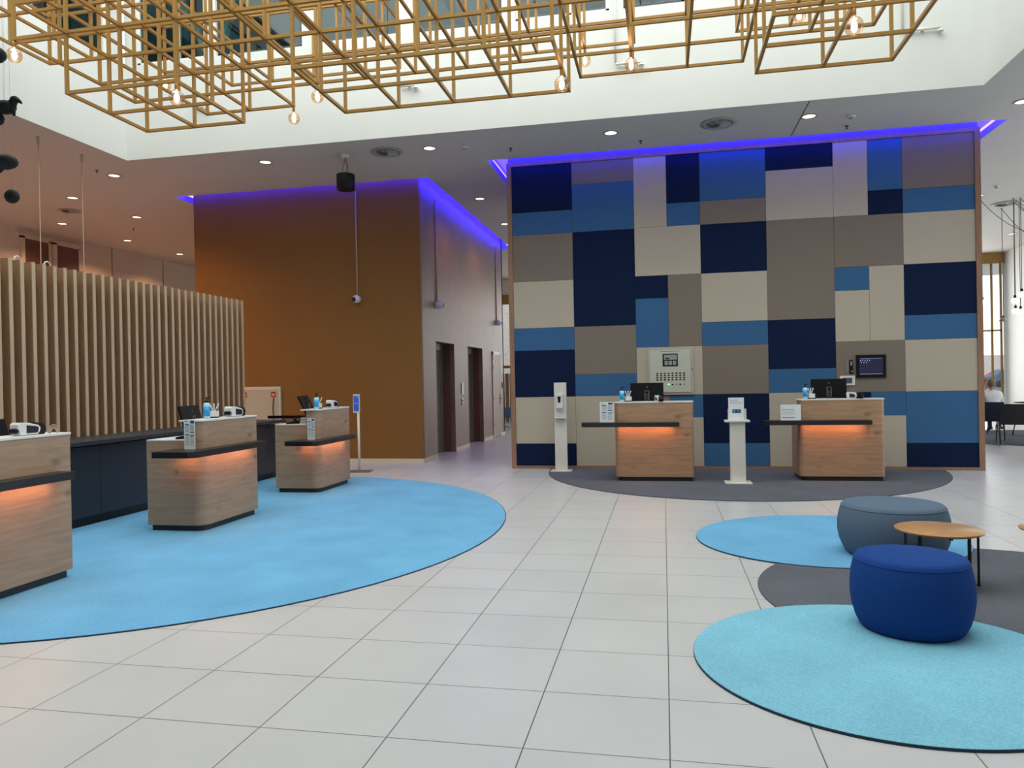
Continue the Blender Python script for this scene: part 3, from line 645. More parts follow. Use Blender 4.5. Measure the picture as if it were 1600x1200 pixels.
rows2 = [(.06, .14, .82, .006, 0), (.06, .66, .70, .006, 1)]+[(.06, .72-.1*(k % 2), .60-k*.09, .004, 0) for k in range(3)]+[(.06, .7, .22, .012, 0)]
notice(1.735, 11.0, .862, 0, .27, .225, 'landscape notice on the shelf of the right-hand front desk', rows2)
# ------------------------------------------------------------------ sanitizer column, brochure stand, sign post
r = empty('sanitizer_column', (-1.655, 12.12, 0), 0, 'white hand sanitizer column at the left end of the patchwork wall', 'sanitizer stand')
MB().box(-.17, .17, -.14, .14, 0, .02, bev=.003).build('base_plate', M['metalw'], r)
MB().box(-.1, .1, -.02, .03, .02, 1.45, bev=.003).build('column', M['metalw'], r)
q = MB().box(-.065, .055, -.11, -.02, 1.03, 1.27, bev=.012).build('dispenser', M['plastic_w'], r)
g = MB(); g.prism([(-.032, 1.225), (-.022, 1.125), (.012, 1.125), (.022, 1.225)], .1105, .114); g.bm.transform(Matrix.Rotation(PI/2, 4, 'X')); g.build('level_window', M['plastic_k'], q)
MB().box(-.09, .09, -.1, -.02, .87, .885, bev=.003).build('drip_tray', M['plastic_w'], r)
r = empty('brochure_stand', (1.0, 10.86, 0), 0, 'white pedestal with check-out card between the two front desks', 'stand')
MB().box(-.18, .18, -.14, .16, 0, .02, bev=.003).build('base_plate', M['metalw'], r)
MB().box(-.10, .105, -.02, .08, .02, .87, bev=.003).build('column', M['metalw'], r)
MB().box(-.17, .17, -.06, .14, .855, .885, bev=.008).build('tray', M['metalw'], r)
MB().box(-.12, .13, .03, .06, .885, 1.04, bev=.003).build('card_holder', M['plastic_w'], r)
cdn = MB().box(-.115, .095, -.002, .002, .885, 1.20).build('card', M['paper'], r)
def text(s, size, loc, m, parent, name='lettering', ext=.0006, align='LEFT'):
    cu = bpy.data.curves.new(name, 'FONT'); cu.body = s; cu.size = size; cu.extrude = ext; cu.align_x = align; cu.space_character = 1.05
    t = bpy.data.objects.new(name, cu); col.objects.link(t); bpy.context.view_layer.update()
    me = bpy.data.meshes.new_from_object(t.evaluated_get(bpy.context.evaluated_depsgraph_get())); bpy.data.objects.remove(t)
    me.transform(Matrix.Translation(loc) @ Matrix.Rotation(PI/2, 4, 'X')); me.materials.clear(); me.materials.append(m)
    o = bpy.data.objects.new(name, me); col.objects.link(o); o.parent = parent; return o
text('EXPRESS', .026, (-.09, -.0025, 1.150), M['inkgrey'], cdn); text('CHECK OUT', .029, (-.09, -.0025, 1.118), M['inkgrey'], cdn)
MB().box(-.062, .055, -.003, -.002, .985, 1.035).build('picture', M['ink'], cdn)
q = MB(); q.box(-.05, -.02, -.0036, -.003, .995, 1.025); q.box(.0, .045, -.0036, -.003, 1.0, 1.006); q.box(.0, .045, -.0036, -.003, 1.015, 1.021); q.build('picture_detail', M['bottle_b'], cdn)
r = empty('sign_post', (-5.08, 11.9, 0), .15, 'slim post with small blue display sign in front of the ochre wall', 'sign post')
MB().box(-.2, .2, -.15, .15, 0, .012, bev=.003).build('base_plate', M['steel'], r)
q = MB(); q.lathe([(.021, .012), (.021, 1.02)], n=16); q.build('pole', M['metalw'], r)
MB().box(-.085, .03, -.02, .01, 1.0, 1.315, bev=.008).build('display_frame', M['metalw'], r)
q = MB().box(-.072, .017, -.0215, -.02, 1.03, 1.29).build('display', M['bluescreen'], r)
g = MB(); g.box(-.05, -.005, -.0225, -.0215, 1.08, 1.092); g.build('red_line', M['red'], q); g = MB(); g.box(-.014, -.004, -.0225, -.0215, 1.255, 1.275); g.box(-.06, -.01, -.0225, -.0215, 1.16, 1.166); g.build('white_print', M['paper'], q)
# ------------------------------------------------------------------ devices on the patchwork wall
PY = WY-T
r = empty('fire_alarm_panel', (.12, PY, 1.6), 0, 'pale fire alarm panel with rows of dark buttons on the patchwork wall', 'alarm panel')
MB().box(-.375, .365, -.03, 0, -.385, .375, bev=.005).build('surround', M['cream'], r)
dd = MB().box(-.335, .315, -.045, -.03, -.345, .345, bev=.004).build('panel_face', M['panelgrey'], r)
MB().box(-.125, .115, -.05, -.045, .08, .285).build('display_frame', M['plastic_k'], r)
q = MB(); q.box(-.105, .10, -.052, -.05, .185, .27); q.box(-.095, -.045, -.052, -.05, .1, .168); q.box(-.033, .023, -.052, -.05, .1, .168); q.box(.035, .09, -.052, -.05, .1, .168); q.build('display_key', M['ventm'], r)
MB().box(-.08, -.02, -.0535, -.052, .196, .218).build('readout', M['plastic_k'], r)
q = MB()
for i in range(24): q.box(-.16+i*.0133, -.16+i*.0133+.009, -.0465, -.045, .318, .328)
q.build('title_print', M['ink'], r)
for j in range(4):
    for i in range(8): MB().box(-.232+i*.061, -.232+i*.061+.031, -.049, -.045, -.045-j*.035, -.045-j*.035+.02).build('button', M['plastic_k'], r)
for i, mm in enumerate(('inkgrey', 'inkgrey', None, 'green', 'plastic_k', 'inkgrey', 'plastic_k', 'inkgrey')):
    if mm is None: continue
    if mm == 'green': M['green'] = mat('green_indicator', (.1, .6, .2), .4, emit=(.3, 1, .4), es=1.5)
    MB().box(-.232+i*.061, -.232+i*.061+.028, -.049, -.045, -.225, -.205).build('indicator', M[mm], r)
MB().box(.335, .35, -.04, -.03, .02, .04).build('lock', M['plastic_k'], r)
r = empty('wall_touchscreen', (3.155, PY, 1.612), 0, 'black framed touchscreen on the grey panel of the patchwork wall', 'screen')
MB().box(-.215, .215, -.03, 0, -.178, .178, bev=.004).build('frame', M['plastic_k'], r)
s_ = MB().box(-.17, .17, -.032, -.03, -.13, .13).build('display', M['mon'], r)
g = MB(); M['icon'] = mat('pale_screen_icon', (.5, .55, .8), .5, emit=(.4, .45, .8), es=.6)
for i in range(5): g.box(-.16+i*.033, -.148+i*.033, -.0332, -.032, .083+.006*(i % 2), .098+.006*(i % 2))
for i in range(3): g.box(-.15+i*.04, -.138+i*.04, -.0332, -.032, .055, .07)
g.box(-.16, .16, -.0332, -.032, -.122, -.118); g.box(-.16, .16, -.0332, -.032, .118, .121); g.build('icon', M['icon'], s_)
r = empty('key_switch_plate', (2.845, PY, 1.612), 0, 'narrow dark switch plate left of the touchscreen', 'switch plate')
MB().box(-.0, .05, -.02, 0, -.11, .105, bev=.003).build('dark_plate', M['plastic_k'], r); MB().box(-.05, -.008, -.008, 0, -.1, .1, bev=.002).build('side_plate', M['steel'], r)
q = MB(); q.tube([(.025, -.02, -.075), (.025, -.034, -.075)], .013, 12); q.build('key_lock', M['steel'], r); MB().box(.012, .038, -.023, -.02, .02, .08).build('small_button', M['inkgrey'], r)
r = empty('thermostat', (2.81, PY, 1.395), 0, 'white framed thermostat on the wall above the right-hand monitor', 'thermostat')
MB().box(-.11, .11, -.02, 0, -.075, .075, bev=.004).build('frame', M['plastic_w'], r); MB().box(-.07, .07, -.022, -.02, -.043, .043).build('display', M['screen'], r)
# ------------------------------------------------------------------ cameras on the lift block
def seccam(loc, rz, r0, ztop, lab, look=(-.4, -.2)):
    r = empty('security_camera', loc, rz, lab, 'security camera', 'round security cameras on the lift block')   # local -y is away from the wall
    q = MB(); q.ball((0, -.065, 0), r0, r0, r0); q.build('ball_housing', M['plastic_w'], r)
    q = MB(); d = Vector((look[0], -1, look[1])).normalized(); cc = Vector((0, -.065, 0))+d*r0*.72
    q.tube([tuple(cc), tuple(cc+d*r0*.34)], [r0*.62, r0*.5], 20); q.build('lens', M['screen'], r)
    q = MB(); q.lathe([(r0*.9, 0), (r0*.9, .02), (r0*.5, .03)], n=24); q.bm.transform(Matrix.Rotation(PI/2, 4, 'X')); q.build('mount', M['plastic_w'], r)
    q = MB(); q.tube([(0, -.012, r0*.8), (0, -.012, ztop-loc[2])], .014, 8); q.build('conduit', M['cablew'], r)
seccam((-5.60, LY0, 3.08), 0, .075, 5.1, 'white ball security camera hanging below a conduit on the ochre wall')
seccam((LX1, 14.2, 3.02), PI/2, .08, 5.1, 'white ball security camera above the first lift recess', (.5, -.1))
seccam((LX1, 19.6, 3.05), PI/2, .075, 5.1, 'small security camera on the taupe wall above the hinged door', (.5, -.1))
# ------------------------------------------------------------------ ceiling fittings
def downlight(x, y, lab, src=[None], warm=False):
    if src[0] is None:
        r = empty('downlight', (x, y, HC), 0, lab, 'downlight', 'round recessed downlights')
        q = MB(); q.lathe([(.115, -.001), (.115, -.008), (.092, -.010), (.088, -.002)], n=28); q.build('trim_ring', M['ventm'], r)
        q = MB(); q.lathe([(.0001, -.003), (.09, -.003)], n=28); q.build('diffuser', M['lamp'], r); src[0] = r
        return r
    r = copy_tree(src[0]); r.location = (x, y, HC); r['label'] = lab; return r
DL = [(-6.4, 11.36, 'round downlight in the ceiling above the ochre wall, left of the hanging speaker'), (-3.56, 11.36, 'round downlight in the ceiling right of the hanging speaker'), (-.71, 11.36, 'round downlight in the ceiling above the left part of the patchwork wall'),
      (2.11, 11.36, 'round downlight in the ceiling above the right part of the patchwork wall'), (4.91, 11.5, 'round downlight at the right edge of the photo, highest there'), (-9.3, 11.4, 'round downlight just below the left atrium corner'),
      (-11.14, 12.52, 'round downlight on the left ceiling between the two suspension wires'), (-13.1, 14.4, 'round downlight on the left ceiling nearest the mauve doors'), (-11.13, 14.3, 'round downlight on the left ceiling above the right suspension wire foot'),
      (-13.12, 16.5, 'round downlight on the left ceiling above the cream partition'), (-13.14, 18.6, 'round downlight on the left ceiling closest to the ochre wall edge'), (-3.58, 14.75, 'nearer round downlight in the corridor beside the lifts'), (-3.6, 17.3, 'farther round downlight in the corridor beside the lifts'),
      (6.57, 17.4, 'round downlight in the lounge ceiling just right of the patchwork wall'), (9.3, 22.5, 'farthest round downlight in the lounge ceiling')]
for x, y, lab in DL: downlight(x, y, lab)
for x, y in ((-9.3, 11.4), (-11.14, 12.52), (-13.1, 14.4), (-11.13, 14.3), (-13.12, 16.5), (-13.1, 18.6), (-11.1, 8.5), (-13.1, 9), (-3.58, 14.75), (-3.6, 17.3)):
    d = bpy.data.lights.new('downlight_beam', 'SPOT'); d.energy = 250 if x < -5 else 50; d.color = (1, .50, .27); d.spot_size = 2.4; d.spot_blend = .8; d.shadow_soft_size = .08
    o = bpy.data.objects.new('downlight_beam', d); col.objects.link(o); o.location = (x, y, HC-.02)
def vent(x, y, R, lab):
    r = empty('swirl_vent', (x, y, HC), 0, lab, 'air vent', 'round swirl air vents')
    q = MB(); q.lathe([(R, -.001), (R, -.012), (R*.72, -.018), (R*.7, -.004)], n=32); q.build('rim', M['ventm'], r)
    q = MB(); q.lathe([(.0001, -.003), (R*.72, -.003)], n=32); q.build('dark_throat', M['plastic_k'], r)
    for k in range(8):
        a = k*PI/4; q = MB(); q.grid(lambda u, v: (R*(.12+.55*u)*math.cos(a+.55*v+.5*u), R*(.12+.55*u)*math.sin(a+.55*v+.5*u), -.01-.028*v), 4, 3, .002); q.build('vane', M['ventm'], r)
vent(-4.27, 11.36, .26, 'round swirl vent in the ceiling between the speaker and a downlight'); vent(.857, 11.33, .26, 'round swirl vent in the ceiling above the patchwork wall')
vent(-12.0, 13.4, .22, 'round swirl vent in the left ceiling behind the suspension wires'); vent(7.5, 18.4, .3, 'round swirl vent in the lounge ceiling at the right edge')
def smoke(x, y, lab):
    r = empty('smoke_detector', (x, y, HC), 0, lab, 'smoke detector', 'ceiling smoke detectors')
    q = MB(); q.lathe([(.055, 0), (.055, -.015), (.04, -.025)], n=20); q.build('base', M['plastic_w'], r); q = MB(); q.lathe([(.036, -.02), (.036, -.04), (.02, -.05)], n=20); q.build('sensor', M['ventm'], r)
smoke(-3.0, 11.43, 'smoke detector on the ceiling right of the downlight near the speaker'); smoke(2.71, 11.5, 'smoke detector on the ceiling above the right of the patchwork wall'); smoke(6.6, 16.6, 'dark smoke detector on the lounge ceiling at right')
for x, y, lab in ((-2.32, 11.7, 'tiny sprinkler head left of the patchwork wall cove'), (-.28, 11.85, 'tiny sprinkler head near the middle of the patchwork cove'), (2.75, 11.95, 'tiny sprinkler head near the right smoke detector'), (-9.35, 11.05, 'tiny sprinkler head above the downlight by the left atrium corner'), (-12.0, 15.3, 'tiny sprinkler head on the far left ceiling')):
    q = MB(); q.lathe([(.03, 0), (.03, -.006), (.008, -.01), (.008, -.04), (.02, -.042), (.02, -.046)], n=12); q.build('sprinkler_head', M['cable'], loc=None, label=lab, cat='sprinkler', group='ceiling sprinkler heads').location = (x, y, HC)
r = empty('hanging_speaker', (-4.98, 11.35, HC), 0, 'black cylindrical speaker hanging from the ceiling before the ochre wall', 'speaker')
q = MB(); q.lathe([(.075, 0), (.075, -.03), (.05, -.045)], n=24); q.build('ceiling_plate', M['plastic_w'], r)
q = MB(); q.lathe([(.13, -.57), (.145, -.56), (.15, -.33), (.145, -.32), (.13, -.315)], n=32); q.build('cabinet', M['plastic_k'], r)
q = MB(); q.tube([(0, 0, -.04), (-.07, 0, -.32)], .004, 6); q.tube([(0, 0, -.04), (.07, 0, -.32)], .004, 6); q.tube([(0, 0, -.04), (.03, 0, -.18), (0, .02, -.32)], .005, 6); q.build('suspension_cable', M['cable'], r)
# ------------------------------------------------------------------ chandelier
Ks = .8
def nd(i, j, k): return (Ks*(-1.115+.765*i), Ks*(9.56+.74*j), CAMH+Ks*(3.7+.755*k))
cells = {}
def fill(i0, i1, j0, j1, k0, k1=3):
    for i in range(i0, i1):
        for j in range(j0, j1):
            for k in range(k0, k1): cells[(i, j, k)] = 1
fill(-8, -6, -2, 0, 0); fill(-4, 0, -2, 0, 0); fill(3, 5, -2, 0, 0)
fill(-9, 5, -2, 1, 1); fill(-8, 5, -3, -2, 1); fill(-8, -6, 1, 2, 1); fill(0, 3, 1, 2, 1)
fill(-11, -9, -1, 1, 2, 4); fill(-9, 5, -1, 2, 2, 4); fill(-8, -4, 2, 3, 2); fill(-2, 1, 2, 3, 2); fill(3, 5, 2, 3, 2)
fill(-10, -9, -2, -1, 2)
ch = empty('cage_chandelier', (Ks*-2, Ks*8.5, HC+1), 0, 'huge gold square-tube cage chandelier hanging in the white atrium', 'chandelier')
off = Vector(ch.location)
edges = set()
for (i, j, k) in cells:
    for a in (0, 1):
        for b in (0, 1):
            edges.add(((i, j+a, k+b), (i+1, j+a, k+b))); edges.add(((i+a, j, k+b), (i+a, j+1, k+b))); edges.add(((i+a, j+b, k), (i+a, j+b, k+1)))
m = MB(); hb = .0155
for a, b in edges:
    p, q_ = Vector(nd(*a))-off, Vector(nd(*b))-off
    e = [(-hb, hb) if abs(p[c_]-q_[c_]) < 1e-6 else (hb, -hb) for c_ in range(3)]     # bars stop at the node blocks
    m.box(min(p.x, q_.x)+e[0][0], max(p.x, q_.x)+e[0][1], min(p.y, q_.y)+e[1][0], max(p.y, q_.y)+e[1][1], min(p.z, q_.z)+e[2][0], max(p.z, q_.z)+e[2][1])
for n_ in {v for e in edges for v in e}:
    p = Vector(nd(*n_))-off; m.box(p.x-hb, p.x+hb, p.y-hb, p.y+hb, p.z-hb, p.z+hb)
m.build('cage_frame', M['gold'], ch)
m = MB()
for i, j in ((-7, 0), (-3, 0), (1, 0), (4, 0), (-7, 1), (-3, 1), (1, 1)):
    p = Vector(nd(i, j, 4))-off; m.tube([tuple(p), (p.x, p.y, 9.4-off.z)], .008, 6)
m.build('hanging_rod', M['steel'], ch)
for (i, j, k) in ((-9, -2, 1), (-6, -2, 0), (-9, 2, 2), (-5, 1, 1), (-6, 2, 1), (0, -1, 0), (1, 1, 1), (0, 3, 2), (4, 2, 2), (4, -2, 0)):
    p = Vector(nd(i, j, k))-off
    q = MB(); q.lathe([(.014, -.015), (.018, -.03), (.018, -.075), (.012, -.085)], tuple(p), 14); s_ = q.build('lamp_socket', M['gold'], ch)
    q = MB(); q.lathe([(.014, -.08), (.02, -.092), (.045, -.105), (.066, -.13), (.074, -.165), (.066, -.2), (.045, -.226), (.0001, -.24)], tuple(p), 22); q.build('bulb', M['bulbglass'], ch)
    q = MB(); q.lathe([(.004, -.085), (.012, -.12), (.024, -.15), (.024, -.185), (.012, -.21), (.0001, -.215)], tuple(p), 12); q.build('filament', M['bulb'], ch)
# ------------------------------------------------------------------ carpets
def rug(name, c, ab, t, z, mt, lab, grp=None, clip=None):
    pts = []
    for i in range(96):
        a = 2*PI*i/96; u, v = ab[0]*math.cos(a), ab[1]*math.sin(a)
        x, y = c[0]+u*math.cos(t)-v*math.sin(t), c[1]+u*math.sin(t)+v*math.cos(t)
        if clip: x, y = clip(x, y)
        pts.append((x, y))
    r = empty(name, (c[0], c[1], 0), 0, lab, 'carpet', grp)
    m = MB(); m.prism([(x-c[0], y-c[1]) for x, y in pts], 0, z*.85, smooth=False); m.build('binding', M['c_edge'], r)
    m = MB(); m.prism([((x-c[0])*.998, (y-c[1])*.998) for x, y in pts], z*.85, z); m.build('pile', M[mt], r)
    return r
rug('round_carpet', (-5.153, 7.36), (3.495, 3.882), .222, .009, 'c_blue', 'very large sky blue round carpet under the left row of desks', 'round carpets', clip=lambda x, y: (max(x, -6.2), y))
rug('round_carpet', (1.159, 12.573), (3.316, 2.998), 1.267, .008, 'c_grey', 'slate grey round carpet under the two front desks', 'round carpets', clip=lambda x, y: (x, min(y, WY-.06)))
rug('round_carpet', (2.25, 5.45), (1.62, 1.53), 0, .006, 'c_grey', 'slate grey round carpet lying between the blue and aqua ones', 'round carpets')
rug('round_carpet', (1.437, 7.24), (1.182, 1.107), .539, .013, 'c_blue', 'medium sky blue round carpet under the slate blue pouf', 'round carpets')
rug('round_carpet', (1.118, 4.178), (.988, .948), .326, .014, 'c_cyan', 'aqua round carpet under the royal blue pouf', 'round carpets')
# ------------------------------------------------------------------ poufs and side tables
def pouf(x, y, z, R, H, mt, lab):
    r = empty('pouf', (x, y, z), 0, lab, 'pouf', 'round upholstered poufs')
    prof = [(R*.80, .0), (R*.84, .015), (R*.90, H*.13), (R*.955, H*.28), (R*.985, H*.45), (R*.985, H*.6), (R*.965, H*.75), (R*.93, H*.88), (R*.90, H*.955), (R*.86, H*.99), (R*.78, H*1.0), (R*.4, H*1.012), (.0001, H*1.015)]
    q = MB(); q.lathe(prof, n=72); q.build('upholstery', M[mt], r)
    q = MB(); q.lathe([(R*.916, H*.925), (R*.920, H*.930), (R*.912, H*.935)], n=72); q.build('seam', M[mt], r)
    q = MB(); q.lathe([(R*.78, -.004), (R*.80, .003)], n=48); q.build('base', M['plastic_k'], r)
pouf(1.395, 4.73, .014, .333, .425, 'pouf_blue', 'royal blue round pouf on the aqua carpet')
pouf(1.835, 6.66, .013, .430, .42, 'pouf_grey', 'slate blue round pouf on the sky blue carpet behind the side table')
def side_table(x, y, z, lab, angs):
    r = empty('side_table', (x, y, z), 0, lab, 'side table', 'round oak side tables')
    q = MB(); q.lathe([(.0001, .378-z), (.255, .378-z), (.278, .388-z), (.282, .397-z), (.278, .4-z), (.0001, .4-z)], n=64); q.build('tabletop', M['tabletop'], r)
    for a in angs:
        a = math.radians(a); q = MB(); q.box(-.012, .012, -.004, .004, 0, .378-z); q.box(-.016, .016, -.008, .008, 0, .006); q.bm.transform(Matrix.Translation((.25*math.cos(a), .25*math.sin(a), 0)) @ Matrix.Rotation(a+PI/2, 4, 'Z')); q.build('leg', M['plastic_k'], r)
    q = MB(); q.box(-.24, .24, -.01, .01, .366-z, .378-z); q.box(-.01, .01, -.24, .24, .366-z, .378-z); q.build('under_frame', M['plastic_k'], r)
side_table(1.88, 5.74, .006, 'round oak side table with black legs between the two poufs', (0, 130, 225, 297))
side_table(2.71, 5.80, .006, 'round oak side table just entering at the right edge', (20, 110, 200, 290))
# ------------------------------------------------------------------ lounge beyond the patchwork wall
def sled_chair(x, y, rz, mt, lab):
    r = empty('sled_chair', (x, y, 0), rz, lab, 'chair', 'leather sled chairs in the lounge')    # back towards -y
    q = MB(); q.grid(lambda u, v: ((u-.5)*.52*(1-.12*v), -.22-.13*v-.02*math.sin(PI*u), .42+.42*v), 6, 8, .035); q.build('backrest', M[mt], r)
    q = MB(); q.grid(lambda u, v: ((u-.5)*.5, -.22+.48*v, .42+.03*math.sin(PI*v)), 6, 6, .05); q.build('seat', M[mt], r)
    for s in (-1, 1):
        q = MB(); q.tube([(s*.25, .2, .40), (s*.25, .27, .36), (s*.25, .24, .05), (s*.25, .2, .012), (s*.25, -.22, .012), (s*.25, -.27, .05), (s*.25, -.24, .3), (s*.25, -.2, .42)], .011, 8); q.build('leg', M['plastic_k'], r)
sled_chair(6.90, 16.8, -.25, 'chairk', 'black leather sled chair in the lounge, foremost beside the red seat')
sled_chair(6.90, 17.95, -.2, 'chairb', 'dark blue leather sled chair in the lounge, behind the oak wall edge')
def lounge_table(x, y, R, lab):
    r = empty('lounge_table', (x, y, 0), 0, lab, 'table', 'dark round lounge tables')
    q = MB(); q.lathe([(.0001, .70), (R, .70), (R, .73), (.0001, .73)], n=40); q.build('tabletop', M['blacklam'], r); q = MB(); q.lathe([(.2, 0), (.2, .02), (.03, .04), (.03, .70)], n=20); q.build('pedestal', M['plastic_k'], r)
lounge_table(7.78, 17.95, .5, 'dark round table in the lounge behind the black sled chair'); lounge_table(8.9, 20.5, .42, 'small dark table beyond the seated person in white')
def tub(x, y, rz, mt, lab, seatm=None):
    r = empty('tub_chair', (x, y, 0), rz, lab, 'chair', 'tub chairs in the lounge')
    q = MB(); q.grid(lambda u, v: (.31*math.sin((u-.5)*4.2), -.31*math.cos((u-.5)*4.2), .38+(.36*v)*(1-.35*abs(u-.5)*2)), 20, 5, .05); q.build('shell', M[mt], r)
    q = MB(); q.lathe([(.27, .34), (.29, .36), (.29, .43), (.26, .46)], n=28); q.build('seat', M[seatm or mt], r)
    for a in range(4):
        q = MB(); a = a*PI/2+PI/4; q.tube([(.2*math.cos(a), .2*math.sin(a), .35), (.27*math.cos(a), .27*math.sin(a), 0)], .012, 8); q.build('leg', M['plastic_k'], r)
tub(7.78, 20.0, 0, 'tub', 'grey tub chair holding the seated person in white'); tub(8.15, 19.15, .3, 'tub', 'dark grey tub chair right of the person in white')
tub(7.62, 16.85, -1.2, 'redc', 'red lounge chair at the right edge beside the black sled chair')
def person(x, y, rz, lab, hair, seat_z=.46):
    sk = bpy.data.meshes.new('body'); J = {'pel': (0, 0, seat_z+.08), 'wai': (0, -.01, seat_z+.25), 'che': (0, -.01, seat_z+.43), 'nek': (0, .01, seat_z+.56), 'hd': (0, .03, seat_z+.62),
        'shL': (-.19, 0, seat_z+.49), 'elL': (-.25, .08, seat_z+.25), 'wrL': (-.15, .28, seat_z+.27), 'shR': (.19, 0, seat_z+.49), 'elR': (.25, .08, seat_z+.25), 'wrR': (.15, .28, seat_z+.27),
        'hiL': (-.1, .05, seat_z+.06), 'knL': (-.12, .42, seat_z+.06), 'anL': (-.12, .42, .09), 'toL': (-.12, .58, .04), 'hiR': (.1, .05, seat_z+.06), 'knR': (.12, .42, seat_z+.06), 'anR': (.12, .42, .09), 'toR': (.12, .58, .04)}
    Rr = {'pel': .15, 'wai': .13, 'che': .155, 'nek': .055, 'hd': .055, 'shL': .07, 'elL': .045, 'wrL': .03, 'shR': .07, 'elR': .045, 'wrR': .03, 'hiL': .09, 'knL': .06, 'anL': .04, 'toL': .035, 'hiR': .09, 'knR': .06, 'anR': .04, 'toR': .035}
    names = list(J); E = [('pel', 'wai'), ('wai', 'che'), ('che', 'nek'), ('nek', 'hd'), ('che', 'shL'), ('shL', 'elL'), ('elL', 'wrL'), ('che', 'shR'), ('shR', 'elR'), ('elR', 'wrR'), ('pel', 'hiL'), ('hiL', 'knL'), ('knL', 'anL'), ('anL', 'toL'), ('pel', 'hiR'), ('hiR', 'knR'), ('knR', 'anR'), ('anR', 'toR')]
    for s in ('L', 'R'):
        sg = -1 if s == 'L' else 1; w = J['wr'+s]
        for f in range(5):
            a = (w[0]+(f-2)*.014*(1), w[1]+.06, w[2]-.005); b = (w[0]+(f-2)*.02, w[1]+.115-.012*abs(f-2), w[2]-.02)
            if f == (4 if s == 'L' else 0): a = (w[0]-sg*.03, w[1]+.03, w[2]); b = (w[0]-sg*.055, w[1]+.06, w[2]-.01)
            J['f%s%da' % (s, f)] = a; J['f%s%db' % (s, f)] = b; Rr['f%s%da' % (s, f)] = .012; Rr['f%s%db' % (s, f)] = .008
            E += [('wr'+s, 'f%s%da' % (s, f)), ('f%s%da' % (s, f), 'f%s%db' % (s, f))]
    names = list(J)
    sk.from_pydata([J[n_] for n_ in names], [(names.index(a), names.index(b)) for a, b in E], [])
    r = empty('person', (x, y, 0), rz, lab, 'person')
    o = bpy.data.objects.new('body', sk); col.objects.link(o)
    md = o.modifiers.new('skin', 'SKIN'); md.use_smooth_shade = True
    for i, n_ in enumerate(names): sk.skin_vertices[0].data[i].radius = (Rr[n_]*(1.25 if n_ in ('pel', 'wai', 'che') else 1), Rr[n_])
    sk.skin_vertices[0].data[0].use_root = True
    o.modifiers.new('sub', 'SUBSURF').render_levels = 1
    bpy.context.view_layer.update()
    me = bpy.data.meshes.new_from_object(o.evaluated_get(bpy.context.evaluated_depsgraph_get())); bpy.data.objects.remove(o)
    # join a shaped head into the one body surface
    bm = bmesh.new(); bm.from_mesh(me); hc = Vector((0, .035, seat_z+.72))
    hm = MB(); hm.ball(tuple(hc), .078, .095, .118, 14); hm.ball((0, hc.y+.098, hc.z-.012), .013, .018, .024, 6)
    for s in (-1, 1): hm.ball((s*.08, hc.y-.005, hc.z-.01), .01, .02, .03, 6)
    hm.ball((0, hc.y+.086, hc.z-.055), .028, .01, .008, 6)
    tmp = bpy.data.meshes.new('t'); hm.bm.to_mesh(tmp); n0 = len(bm.faces); bm.from_mesh(tmp)
    me.materials.clear()
    for mm in (M['skin'], M['shirt'], M['charcoal']): me.materials.append(mm)
    for i, f in enumerate(bm.faces):
        f.smooth = True; cz = f.calc_center_median(); f.material_index = 0 if (i >= n0 or cz.z > seat_z+.57 or (cz.y > .25 and cz.z > seat_z+.15)) else (1 if cz.z > seat_z+.12 else 2)
    bm.to_mesh(me); bm.free()
    b = bpy.data.objects.new('body', me); col.objects.link(b); b.parent = r
    q = MB()
    for s in (-1, 1): q.ball((s*.03, hc.y+.085, hc.z+.012), .012, .009, .008, 6)
    q.build('eye', M['ink'], r)
    q = MB(); q.ball((0, hc.y-.02, hc.z+.022), .088, .096, .112, 12); q.build('hair', hair, r)
person(7.78, 20.03, 0, 'seated person in a white shirt with ash blond hair, seen from behind', M['hair'])
tub(8.27, 21.6, PI, 'tub', 'grey tub chair of the person facing the camera, farthest in the lounge')
person(8.27, 21.57, PI, 'seated person in white with reddish hair, facing the camera behind the first', M['hair2'])
# pendant cluster
def hookz(x, y): return (x, y, HC)
can = (9.1, 17.4)
pend = [(7.437, 17.9, 3.0, 0, 'white globe pendant lamp in the lounge, lower-left of the two upper globes'), (7.574, 17.9, 3.133, 0, 'white globe pendant lamp at the right edge, highest of the group'), (7.571, 18.2, 2.80, 0, 'white globe pendant lamp, left one of the lowest pair'),
        (7.775, 18.45, 2.80, 0, 'white globe pendant lamp, right one of the lowest pair'), (6.802, 17.9, 2.985, 0, 'white globe pendant lamp beside the oak edge of the patchwork wall'), (7.61, 18.9, 2.63, 1, 'pale cone pendant lamp hanging in front of the far window')]
for k, (x, y, z, cone, lab) in enumerate(pend):
    r = empty('pendant_lamp', (x, y, z), 0, lab, 'pendant lamp', 'pendant lamps on swagged cables')
    if cone: q = MB(); q.lathe([(.03, .09), (.10, .0), (.095, 0), (.025, .085)], n=20); q.build('lamp_shade', M['ventm'], r)
    else: q = MB(); q.ball((0, 0, 0), .072, .072, .06, 10); q.build('globe', M['globe'], r)
    q = MB(); q.lathe([(.02, .055), (.028, .07), (.022, .12), (.008, .13)], n=12); q.build('socket', M['plastic_k'], r)
    q = MB(); top = HC-z; q.tube([(0, 0, .12), (0, 0, top-.02), (0, 0, top)], .007, 6)
    pts = []
    for i in range(15):
        t = i/14; px = (can[0]-x)*t; py = (can[1]-y)*t; pts.append((px, py, top-.01-(.55+.12*k)*4*t*(1-t)*.8))
    q.tube(pts, .006, 6); q.build('cable', M['cable'], r)
    q = MB(); q.lathe([(.02, top-.03), (.02, top)], n=10); q.build('ceiling_hook', M['ventm'], r)
q = MB(); q.lathe([(.1, -.03), (.12, 0)], (can[0], can[1], HC), 20); q.build('pendant_canopy', M['plastic_w'], label='ceiling canopy gathering the swagged pendant cables', cat='canopy')
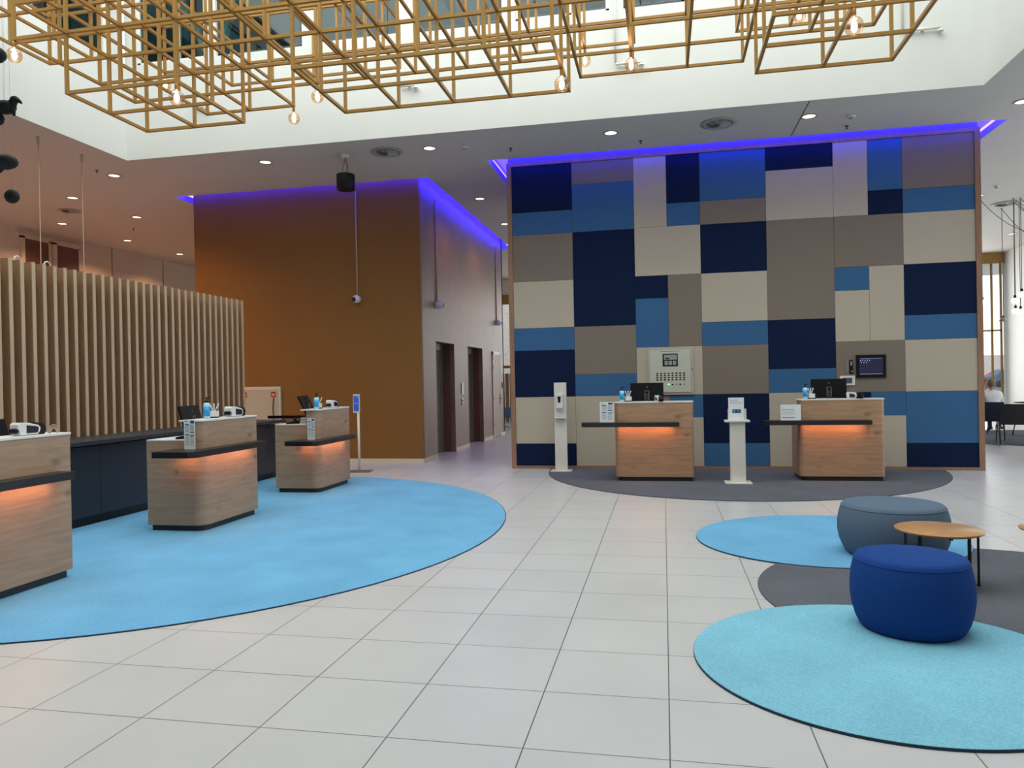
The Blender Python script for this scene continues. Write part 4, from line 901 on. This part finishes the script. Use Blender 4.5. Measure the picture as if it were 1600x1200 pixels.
rug('round_carpet', (8.2, 18.6), (2.3, 2.4), 0, .006, 'c_grey', 'grey carpet under the lounge chairs beyond the patchwork wall', 'round carpets')
# blue armchair in the gap beyond the lifts
r = empty('armchair', (-5.05, 24.0, 0), -.9, 'blue-grey upholstered armchair in the gap beyond the lifts', 'chair')
q = MB(); q.box(-.35, .35, -.35, .35, .3, .46, bev=.04); q.build('seat', M['bluechair'], r); q = MB(); q.box(-.35, .35, -.4, -.28, .4, .95, bev=.05); q.build('backrest', M['bluechair'], r)
for s in (-1, 1): q = MB(); q.box(s*.35-.05, s*.35+.05, -.35, .35, .3, .62, bev=.03); q.build('armrest', M['bluechair'], r)
for sx in (-1, 1):
    for s2 in (-1, 1): q = MB(); q.tube([(sx*.3, s2*.3, .3), (sx*.3, s2*.3, 0)], .015, 8); q.build('leg', M['plastic_k'], r)
# ------------------------------------------------------------------ dark ornaments hanging at the left edge
r = empty('bird_ornament', (-3.084, 3.055, 2.868), 0, 'black bird-shaped ornament hanging against the white atrium wall', 'ornament')
p0 = Vector(r.location)
q = MB(); q.ball((0, 0, -.005), .055, .04, .033, 10); q.tube([(.035, 0, .0), (.05, 0, .02), (.058, 0, .024)], [.022, .018, .016], 10); q.ball((.055, 0, .026), .022, .019, .018, 8); q.tube([(.066, 0, .026), (.085, 0, .014), (.096, 0, .004)], [.014, .008, .003], 8)
q.tube([(-.04, 0, 0), (-.09, 0, .02)], [.028, .008], 8); q.build('bird_body', M['silh'], r)
q = MB(); q.tube([(.045, 0, -.02), (.05, 0, -.05)], [.012, .006], 8); q.build('foot', M['silh'], r)
q = MB(); q.tube([(0, 0, .02), (0, 0, 9.4-p0.z)], .0005, 5); q.build('hanging_wire', M['cablew'], r)
for (px, py, pz, rx, rz_, lab) in ((-3.122, 3.048, 3.115, .05, .038, 'black pebble-shaped ornament hanging at the top left edge'), (-3.089, 3.053, 2.6, .062, .036, 'black elongated ornament hanging below the bird at the left edge'), (-3.059, 3.058, 2.433, .036, .034, 'black round ornament hanging lowest at the left edge'), (-3.115, 3.048, 2.807, .028, .03, 'small dark leaf-shaped ornament just under the bird')):
    p = Vector((px, py, pz)); r = empty('pebble_ornament', p, 0, lab, 'ornament', 'black hanging ornaments')
    q = MB(); q.ball((0, 0, 0), rx, rx*.8, rz_, 8)
    if rx > .06: q.ball((-.05, 0, -.02), .035, .03, .032, 8)
    q.build('pebble', M['silh'], r); q = MB(); q.tube([(0, 0, rz_*.8), (0, 0, 9.4-p.z)], .0005, 5); q.build('hanging_wire', M['cablew'], r)
